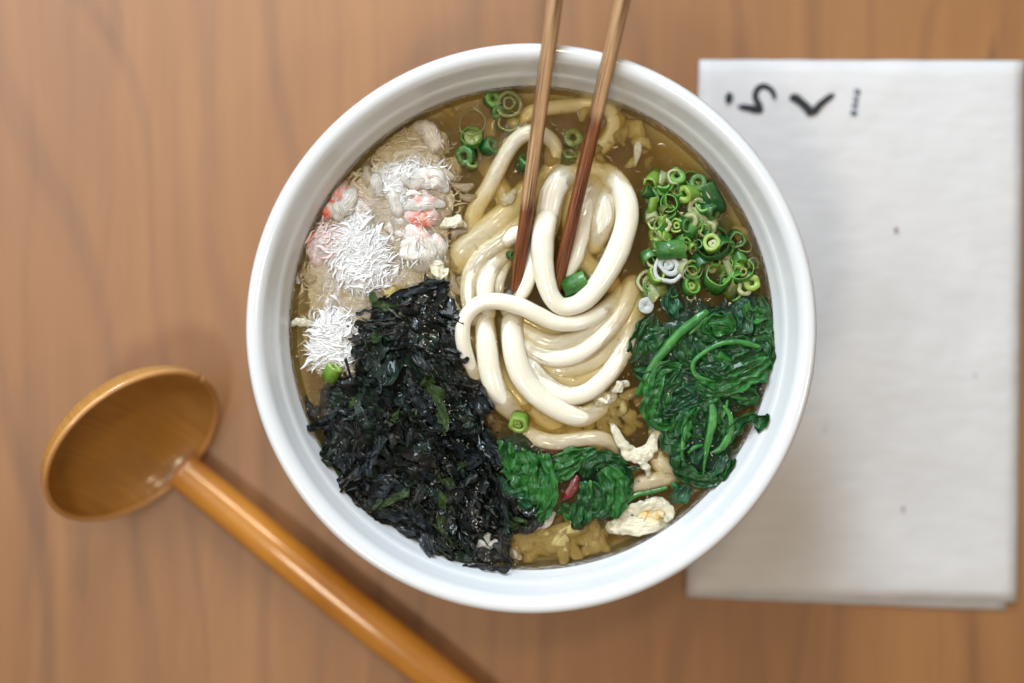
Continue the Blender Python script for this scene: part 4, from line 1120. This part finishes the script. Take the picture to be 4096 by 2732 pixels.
def crab_pile(poly, label, top, slope, n, nfine, base, mat, redfn=None, size=1.0, flow=0.0):
    cx, cy = sum(p[0] for p in poly) / len(poly), sum(p[1] for p in poly) / len(poly)
    t = empty('crab_meat_heap', Q('d', cx, cy, 0), label, 'crab meat', 'heaps of shredded crab meat')
    core = heap_core([(x + (cx - x) * .10, y + (cy - y) * .10) for x, y in poly], top * .9, slope, 4, base, .9, .05)
    mk('packed_meat', core, mat, t, col=[0.0] * len(core[0]))
    def one(fine, i):
        x, y = rand_in(poly)
        h = heap_h(x, y, poly, top, slope, base) - .62 + rnd.uniform(-.3, .4)
        L = LEN('d', (rnd.uniform(10, 30) if not fine else rnd.uniform(4, 13)) * size)
        W = LEN('d', (min(9, 2.6 * math.exp(rnd.gauss(0, .5))) if not fine else rnd.uniform(.9, 2.4)) * size)
        a = flow + 3.4 * noise.noise(Vector((x * .02, y * .02, 2))) + rnd.gauss(0, .38)
        g = shred(Q('d', x, y, h), a, L, W, i + x, rnd.gauss(0, .11))
        red = redfn(x, y) if redfn else 0
        return (*g, [max(0.0, min(1.0, red + rnd.gauss(0, .1) * (red > .02)))] * len(g[0]))
    for i in range(n):
        mk('shred', one(False, i), mat, t)
    mk('fine_shred', merge([one(True, i) for i in range(nfine)]), mat, t, kind='stuff')
    return t
def spot(cx, cy, r, k): return lambda x, y: k * max(0, 1 - math.hypot(x - cx, y - cy) / r)
BED = mat_flesh('crab_flesh_bed', (.86, .79, .73), (.70, .26, .14), .4)
crab_pile([(695, 540), (740, 470), (800, 405), (880, 335), (950, 295), (1015, 320), (1045, 390), (1065, 440), (1050, 520), (1035, 610), (960, 685), (880, 720), (835, 860), (740, 872), (700, 810), (684, 660)],
          'wide bed of soaked tan crab meat lying in the broth under the white heaps', 1.9, 40, 250, 900, -1.75, BED, lambda x, y: .75 * max(0, noise.noise(Vector((x * .02, y * .02, 3)))), 1.2, .4)
crab_pile([(700, 530), (735, 508), (790, 495), (840, 475), (870, 500), (905, 545), (915, 600), (905, 650), (870, 680), (815, 690), (780, 670), (760, 630), (735, 600), (705, 575), (688, 555)],
          'largest fluffy heap of white shredded crab meat, pink along its wall side', 4.2, 30, 200, 700, -.8, FLUFF, spot(715, 545, 75, .5), 1.0, .6)
crab_pile([(712, 735), (745, 700), (790, 700), (815, 730), (835, 770), (825, 830), (800, 862), (745, 862), (705, 835), (700, 790)],
          'rounder heap of white shredded crab meat touching the seaweed and bowl wall', 3.8, 28, 170, 520, -.8, FLUFF, None, 1.0, -.9)
crab_pile([(905, 310), (930, 290), (975, 290), (1005, 320), (1020, 350), (990, 370), (930, 375), (880, 370), (885, 335)],
          'beige crab meat clump sunk under the broth near the far wall', 1.6, 24, 70, 220, -2.2, CRAB_IN, None, 1.1, .9)
crab_pile([(860, 385), (930, 372), (1000, 378), (1040, 400), (1030, 430), (960, 405), (930, 430), (935, 475), (905, 500), (880, 460), (850, 430)],
          'loose scatter of wet crab shreds between the sunken clump and red-edged pieces', 1.2, 16, 150, 320, -.35, FLUFF, None, 1.15, .5)
def chunk(crop, pts, rad, label, red=None, fz=.6, mat=None, group='solid crab leg pieces', amp=(.22, 200, .10, 640), cat='crab meat', name='crab_leg_piece', n=22, k=8):
    path = [Q(crop, u, v, z - .45) for u, v, z in pts]
    g = tube(path, [LEN(crop, r) for r in rad], n, k, fz, disp=lump(*amp, len(ORG)))
    col = None
    if red:
        cs = [(Q(crop, u, v, 0), LEN(crop, r), kk) for u, v, r, kk in red]
        col = []
        for p in g[0]:
            f = 0
            for c, r, kk in cs:
                d = math.hypot(p.x - c.x, p.y - c.y) / r + .30 * noise.noise(p * 500)
                f = max(f, kk * max(0, min(1, (1.15 - d) * 1.6)) * max(.1, min(1, .75 + 1.3 * noise.noise(Vector((p.x * 900, p.y * 500, 3))))))
            col.append(f)
    else: col = [0.0] * len(g[0])
    o = mk(name, g, mat or CRAB, label=label, cat=cat, group=group, col=col)
    if name == 'crab_leg_piece':
        q, rr = spline(path, [LEN(crop, r) for r in rad], 6)
        fr = frames(q)
        gs, cc = [], []
        for i in range(26):
            k_ = rnd.randrange(len(q))
            off = rnd.uniform(-.92, .92)
            t, sd, up = fr[k_]
            c = q[k_] + sd * (off * rr[k_]) + Vector((0, 0, rr[k_] * fz * math.sqrt(1 - off * off) * .93))
            h = shred(c, math.atan2(t.y, t.x) + rnd.gauss(0, .3), rr[k_] * rnd.uniform(.35, .9), rr[k_] * rnd.uniform(.05, .11), i, -t.z * .3 + rnd.gauss(0, .1))
            gs.append((*h, [rnd.choice((0, 0, .25)) * (1 if red else 0)] * len(h[0])))
        mk('fibre', merge(gs), mat or CRAB, o, kind='stuff')
    return o
chunk('c1', [(870, 975, .2), (890, 1040, 1.0), (910, 1100, 1.0), (925, 1150, -.4)], [60, 100, 128, 110], 'thick white crab block with a pink upper edge, beside the largest heap', [(930, 960, 90, .5)], .5)
chunk('c1', [(1010, 1030, .0), (1030, 1080, .2), (1030, 1140, -1.4)], [40, 58, 50], 'pale crab lobe on the noodle side of the thick white block', [(1040, 1030, 40, .35)], .6)
chunk('c1', [(850, 880, .2), (920, 890, .7), (985, 900, .5), (1020, 915, -.4)], [48, 66, 62, 30], 'orange-red crab leg piece just above the thick white block', [(920, 905, 105, .95)], .5)
chunk('c1', [(830, 830, .6), (900, 810, 1.4), (970, 800, 1.2), (1050, 810, .2)], [24, 50, 48, 26], 'white crab strip bordered by red, on top of the orange-red piece', [(900, 765, 40, .8), (1000, 760, 40, .6)], .6)
chunk('c1', [(880, 680, .4), (940, 650, 1.3), (1010, 660, 1.2), (1070, 720, .2)], [44, 66, 66, 26], 'white fibrous crab lump nearest the scallion cylinder', [(900, 750, 50, .5)], .6)
chunk('c1', [(440, 680, -.6), (420, 740, .2), (390, 810, .3), (340, 860, -.2), (310, 900, -.8)], [20, 46, 56, 46, 24], 'red-skinned crab piece pressed against the bowl wall', [(370, 760, 60, 1), (310, 870, 50, 1), (420, 700, 40, 1)], .6)
chunk('c1', [(500, 700, -1.2), (460, 770, .4), (420, 830, .6), (400, 880, .2)], [34, 60, 66, 40], 'white crab leaf lying over the red-skinned piece', [(345, 800, 30, .4)], .5)
chunk('c1', [(500, 790, -.8), (440, 840, .6), (350, 800, .4)], [30, 46, 12], 'pointed white crab flake in front of the red-skinned piece', None, .4)
chunk('c1', [(630, 640, -.3), (635, 680, .4), (650, 725, .2)], [34, 44, 26], 'small white crab tuft alone between wall and fibrous lump', None, .6)
chunk('c1', [(735, 710, .4), (745, 780, .9), (770, 850, .7), (780, 890, 0)], [16, 34, 36, 18], 'upright cream crab sliver left of the red-bordered strip', None, .6)
chunk('c1', [(790, 610, .5), (815, 650, .9), (850, 700, .4)], [16, 24, 14], 'bent white crab shred above the upright cream sliver', None, .6)
chunk('c1', [(990, 560, .1), (1050, 600, .6), (1110, 640, .4)], [18, 26, 18], 'translucent greyish crab shred pointing at the scallion cylinder', None, .5, CRAB_IN)
chunk('c1', [(240, 1090, -.6), (270, 1160, -.4), (300, 1210, -.8)], [50, 46, 20], 'pink crab scrap dipping into broth beside the wall', [(260, 1150, 90, .35)], .5)
chunk('c1', [(900, 330, -1.2), (960, 350, -.9), (1010, 440, -1.0), (1040, 480, -1.6)], [44, 62, 60, 30], 'rounded beige crab lobe poking from the sunken clump', None, .7, CRAB_IN)
chunk('c1', [(660, 480, -3), (710, 520, -2.8), (740, 560, -3)], [40, 56, 40], 'dim brownish crab lump sunk closest to the shaded wall', None, .7, CRAB_IN)
chunk('c1', [(130, 1250, -.4), (150, 1300, .2)], [14, 12], 'tiny white crab fibre floating by the bowl wall', None, .6)
chunk('c6', [(20, 1150, 1), (70, 1110, 1.6), (110, 1060, 1.6)], [14, 44, 20], 'white crab shard stuck in the lowest seaweed edge', None, .4, amp=(.3, 400, .2, 900))
chunk('c6', [(70, 1165, 1), (110, 1140, 1.4), (160, 1110, 1.2)], [16, 36, 20], 'second white crab shard below the one in the seaweed edge', None, .4, amp=(.3, 400, .2, 900))
chunk('c6', [(500, 1000, 0), (560, 960, .6), (620, 890, .8)], [16, 38, 16], 'white crab sliver beside the bulging spinach foot', None, .4)

# ------------------------------------------------------------------ egg
def egg(crop, pts, rad, label, red=None, fz=.4, mat=None, amp=(.5, 260, .40, 620)):
    if mat is EGG_Y:
        pts = [(a, b, c - .25) for a, b, c in pts]
        amp = (.34, 200, .10, 600)
    return chunk(crop, pts, rad, label, red, fz, mat or EGG, 'egg ribbons in the broth', amp, 'egg', 'egg_ribbon', 26, 10)
egg('c6', [(1080, 200, .2), (1110, 270, .9), (1160, 350, 1.2), (1220, 420, 1.3), (1300, 430, 1.3), (1370, 390, 1.2), (1395, 310, .9), (1430, 250, .2)], [26, 36, 50, 62, 66, 56, 38, 22], 'draped white egg ribbon with drips, beside the upright spinach', None, .3, None, (.3, 260, .2, 700))
egg('c6', [(1310, 470, 1.2), (1345, 530, 1.1), (1355, 590, .6)], [46, 36, 20], 'white egg drip hanging from the draped ribbon', None, .4)
egg('c6', [(1400, 260, -.4), (1460, 240, -.3), (1530, 230, -.9)], [40, 56, 30], 'orange-tinged egg scrap behind the draped ribbon', [(1400, 240, 60, .6)], .4)
egg('c6', [(1100, 920, .2), (1180, 880, .9), (1280, 840, 1.3), (1390, 810, 1.3), (1490, 815, 1.0), (1530, 880, .8), (1490, 950, .2)], [22, 40, 52, 56, 46, 36, 24], 'ruffled white egg edge curving around a yellow centre', [(1360, 890, 60, .6)], .35)
egg('c6', [(1060, 1000, -.2), (1150, 990, .4), (1270, 985, .7), (1390, 970, .7), (1490, 950, .0)], [44, 76, 86, 76, 36], 'broad cream egg sheet nearest the bright bowl wall', [(1400, 900, 70, .55)], .2, None, (.3, 220, .18, 600))
egg('c6', [(1290, 900, .4), (1370, 890, .7), (1450, 880, .4)], [50, 62, 40], 'yellow egg centre between ruffled edge and broad sheet', [(1380, 890, 130, .8)], .3)
egg('c6', [(960, 990, -.8), (950, 1070, -.2), (910, 1180, -.9)], [28, 34, 16], 'narrow yellow egg strip dividing two yellow clouds', None, .4, EGG_Y)
egg('c6', [(940, 930, -.8), (930, 990, -.6), (900, 1040, -1.2)], [24, 40, 20], 'yellow egg curl right under the spinach', None, .4, EGG_Y)
egg('c6', [(210, 1050, -1.8), (320, 1060, -1.3), (430, 1130, -1.2), (560, 1190, -1.6)], [44, 66, 66, 30], 'yellow egg cloud sunk nearest the seaweed', None, .4, EGG_Y)
egg('c6', [(500, 1070, -2.2), (620, 1060, -1.8), (740, 1080, -1.8), (840, 1060, -2.4)], [50, 72, 76, 50], 'largest yellow egg cloud sunk below the lower spinach', None, .4, EGG_Y)
egg('c6', [(640, 1180, -1.6), (740, 1160, -1.1), (810, 1220, -1.2), (830, 1270, -1.8)], [40, 62, 46, 18], 'yellow egg swirl sunk closest to the bowl wall', None, .4, EGG_Y)
egg('c6', [(250, 1200, -.8), (300, 1210, -.4), (350, 1230, -.8)], [30, 42, 26], 'little cream egg crumb off the lowest seaweed edge', None, .5)
egg('c6', [(1000, 440, -.8), (1070, 430, -.3), (1110, 430, -.8)], [24, 32, 18], 'little cream egg crumb left of the draped ribbon', None, .5)
egg('c4', [(1250, 850, .2), (1290, 810, .7), (1330, 800, .4)], [26, 38, 24], 'pale egg curl between noodle bundle and spinach stem', None, .5)
egg('c4', [(1110, 960, -1.4), (1180, 910, -1.0), (1240, 880, -1.2)], [34, 52, 34], 'tan egg cloud sunk below the pale egg curl', None, .5)
egg('c1', [(1050, 950, .2), (1100, 920, .8), (1150, 925, .8), (1190, 950, .2)], [20, 38, 40, 16], 'cream egg crumb between crab pieces and wide sunk noodle', None, .6)
egg('c1', [(960, 1170, .2), (1010, 1190, .8), (1040, 1240, .9), (1050, 1280, .6)], [20, 40, 42, 30], 'cream crumbly egg strand leading down to the shiny seaweed', None, .6, None, (.5, 300, .3, 800))
egg('c1', [(1010, 1300, .8), (1010, 1340, .9), (995, 1380, .6)], [30, 38, 24], 'cream egg crumb at the very edge of shiny seaweed', None, .6, None, (.5, 300, .3, 800))
egg('c1', [(110, 1560, .2), (160, 1545, .7), (215, 1560, .5)], [18, 30, 22], 'yellowish egg crumb against the bowl wall by the rounder crab heap', None, .6, None, (.5, 300, .3, 800))
egg('c1', [(690, 1370, -.8), (750, 1370, -.4), (800, 1330, -.8)], [50, 66, 40], 'yellow egg cloud between largest crab heap and seaweed', None, .4, EGG_Y)
egg('k3', [(0, 420, -2.6), (60, 440, -2.4), (110, 500, -3)], [50, 60, 40], 'amber egg cloud sunk by the shaded wall past the crab clump', None, .5, EGG_Y)
egg('c2', [(1190, 330, -2.8), (1240, 350, -2.2), (1270, 400, -2.6)], [50, 66, 40], 'amber egg cloud sunk outside the far noodle loop', None, .5, EGG_Y)
egg('c2', [(1255, 440, -.4), (1250, 500, -.2), (1240, 570, -.6)], [24, 20, 6], 'pointed cream egg fleck floating alone in brown broth', None, .5)
egg('c3', [(950, 560, -1.8), (985, 590, -1.4), (1010, 620, -2)], [36, 48, 30], 'amber egg cloud sunk between scallions and bowl wall', None, .5, EGG_Y)
egg('c2', [(420, 800, -1.2), (450, 760, -.6), (480, 730, -1)], [26, 34, 20], 'white egg fleck between the wide sunk noodle and the arch', None, .5)

# ------------------------------------------------------------------ fine bits floating in the broth
def SCRAP():
    while True:
        u, v = rnd.uniform(200, 1400), rnd.uniform(200, 1480)
        x, y = 2500 + u * .3827, 620 + v * .3827
        if math.hypot(x - 2125, y - 1310) < 900 and u > 200 + max(0, 500 - v) * .3: return u, v
for i in range(95):
    sc_('k4', *SCRAP(), rnd.uniform(40, 95), rnd.uniform(-1.6, -.1), 'small green scallion scrap packed among the bigger rings of the heap',
        ((1, rnd.uniform(.3, .8)),), (rnd.choice((0, 0, 1, 3, 5, 2)),), rnd.uniform(.5, 1.3), rnd.uniform(0, 85), rnd.uniform(0, 360), group='small scallion scraps packed in the heap')
BC_D = (1220, 755)
def wisp(crop, u, v, z, r, k_):
    q = [Q(crop, u, v, z)]
    a = rnd.uniform(0, 6.3)
    for _ in range(2):
        a += rnd.uniform(-.9, .9)
        q.append(Q(crop, u + r * 1.5 * len(q) * math.cos(a), v + r * 1.5 * len(q) * math.sin(a), z + rnd.uniform(-.6, .4)))
    g = tube(q, [LEN(crop, r * x) for x in (.6, 1, .5)], 10, 5, .5, disp=lump(.5, 220, .15, 700, k_))
    return (*g, [0.0] * len(g[0]))
def in_bowl():
    while True:
        x, y = rnd.uniform(690, 1060), rnd.uniform(330, 860)
        if math.hypot(x - BC_D[0], y - BC_D[1]) < 505: return x, y
gs = [wisp('d', *in_bowl(), rnd.uniform(-3.6, -.9), rnd.uniform(4, 18), i) for i in range(170)]
mk('crab_wisp', merge(gs), CRAB_IN, kind='stuff', label='hazy beige crab shreds suspended under the broth around the crab meat', cat='crab meat')
gs = [wisp('d', rnd.uniform(1170, 1480), rnd.uniform(880, 1230), rnd.uniform(-6, -2.6), rnd.uniform(6, 22), i) for i in range(60)]
gs += [wisp('d', BC_D[0] + 500 * ((i * .618) % 1) ** .5 * math.cos(6.283 * t), BC_D[1] + 500 * ((i * .618) % 1) ** .5 * math.sin(6.283 * t), rnd.uniform(-9, -4), rnd.uniform(4, 15), i) for i, t in enumerate([rnd.random() for _ in range(150)])]
gs += [wisp('d', rnd.uniform(1165, 1395), rnd.uniform(1208, 1268), rnd.uniform(-3.0, -1.3), rnd.uniform(10, 26), i + 50) for i in range(26)]
gs += [wisp('d', rnd.uniform(1370, 1540), rnd.uniform(920, 1090), rnd.uniform(-2.4, -.8), rnd.uniform(5, 16), i + 90) for i in range(26)]
gs += [wisp('d', rnd.uniform(1270, 1480), rnd.uniform(215, 380) , rnd.uniform(-3, -1.2), rnd.uniform(4, 12), i + 130) for i in range(20)]
gs = [g for g in gs if (sum(v.x for v in g[0]) / len(g[0]) - BC.x) ** 2 + (sum(v.y for v in g[0]) / len(g[0]) - BC.y) ** 2 < .0775 ** 2]
mk('egg_wisp', merge(gs), EGG_Y, kind='stuff', label='hazy amber egg wisps suspended deep in the broth', cat='egg')
gs = []
for i in range(1150):
    a, r = rnd.uniform(0, 6.283), (RB - .001) * math.sqrt(rnd.random())
    s = rnd.uniform(.00008, .0003) * (2.0 if rnd.random() < .1 else 1)
    c = Vector((BC.x + r * math.cos(a), BC.y + r * math.sin(a), ZS + rnd.uniform(-.0022, .0002)))
    g = shred(c, rnd.uniform(0, 6.3), s * rnd.uniform(1.5, 4.5), s, i, rnd.gauss(0, .3))
    gs.append((*g, [0.0] * len(g[0])))
mk('soup_crumb', merge(gs), CRAB_IN, kind='stuff', label='tiny pale crumbs of egg and crab floating through the broth', cat='crumbs')
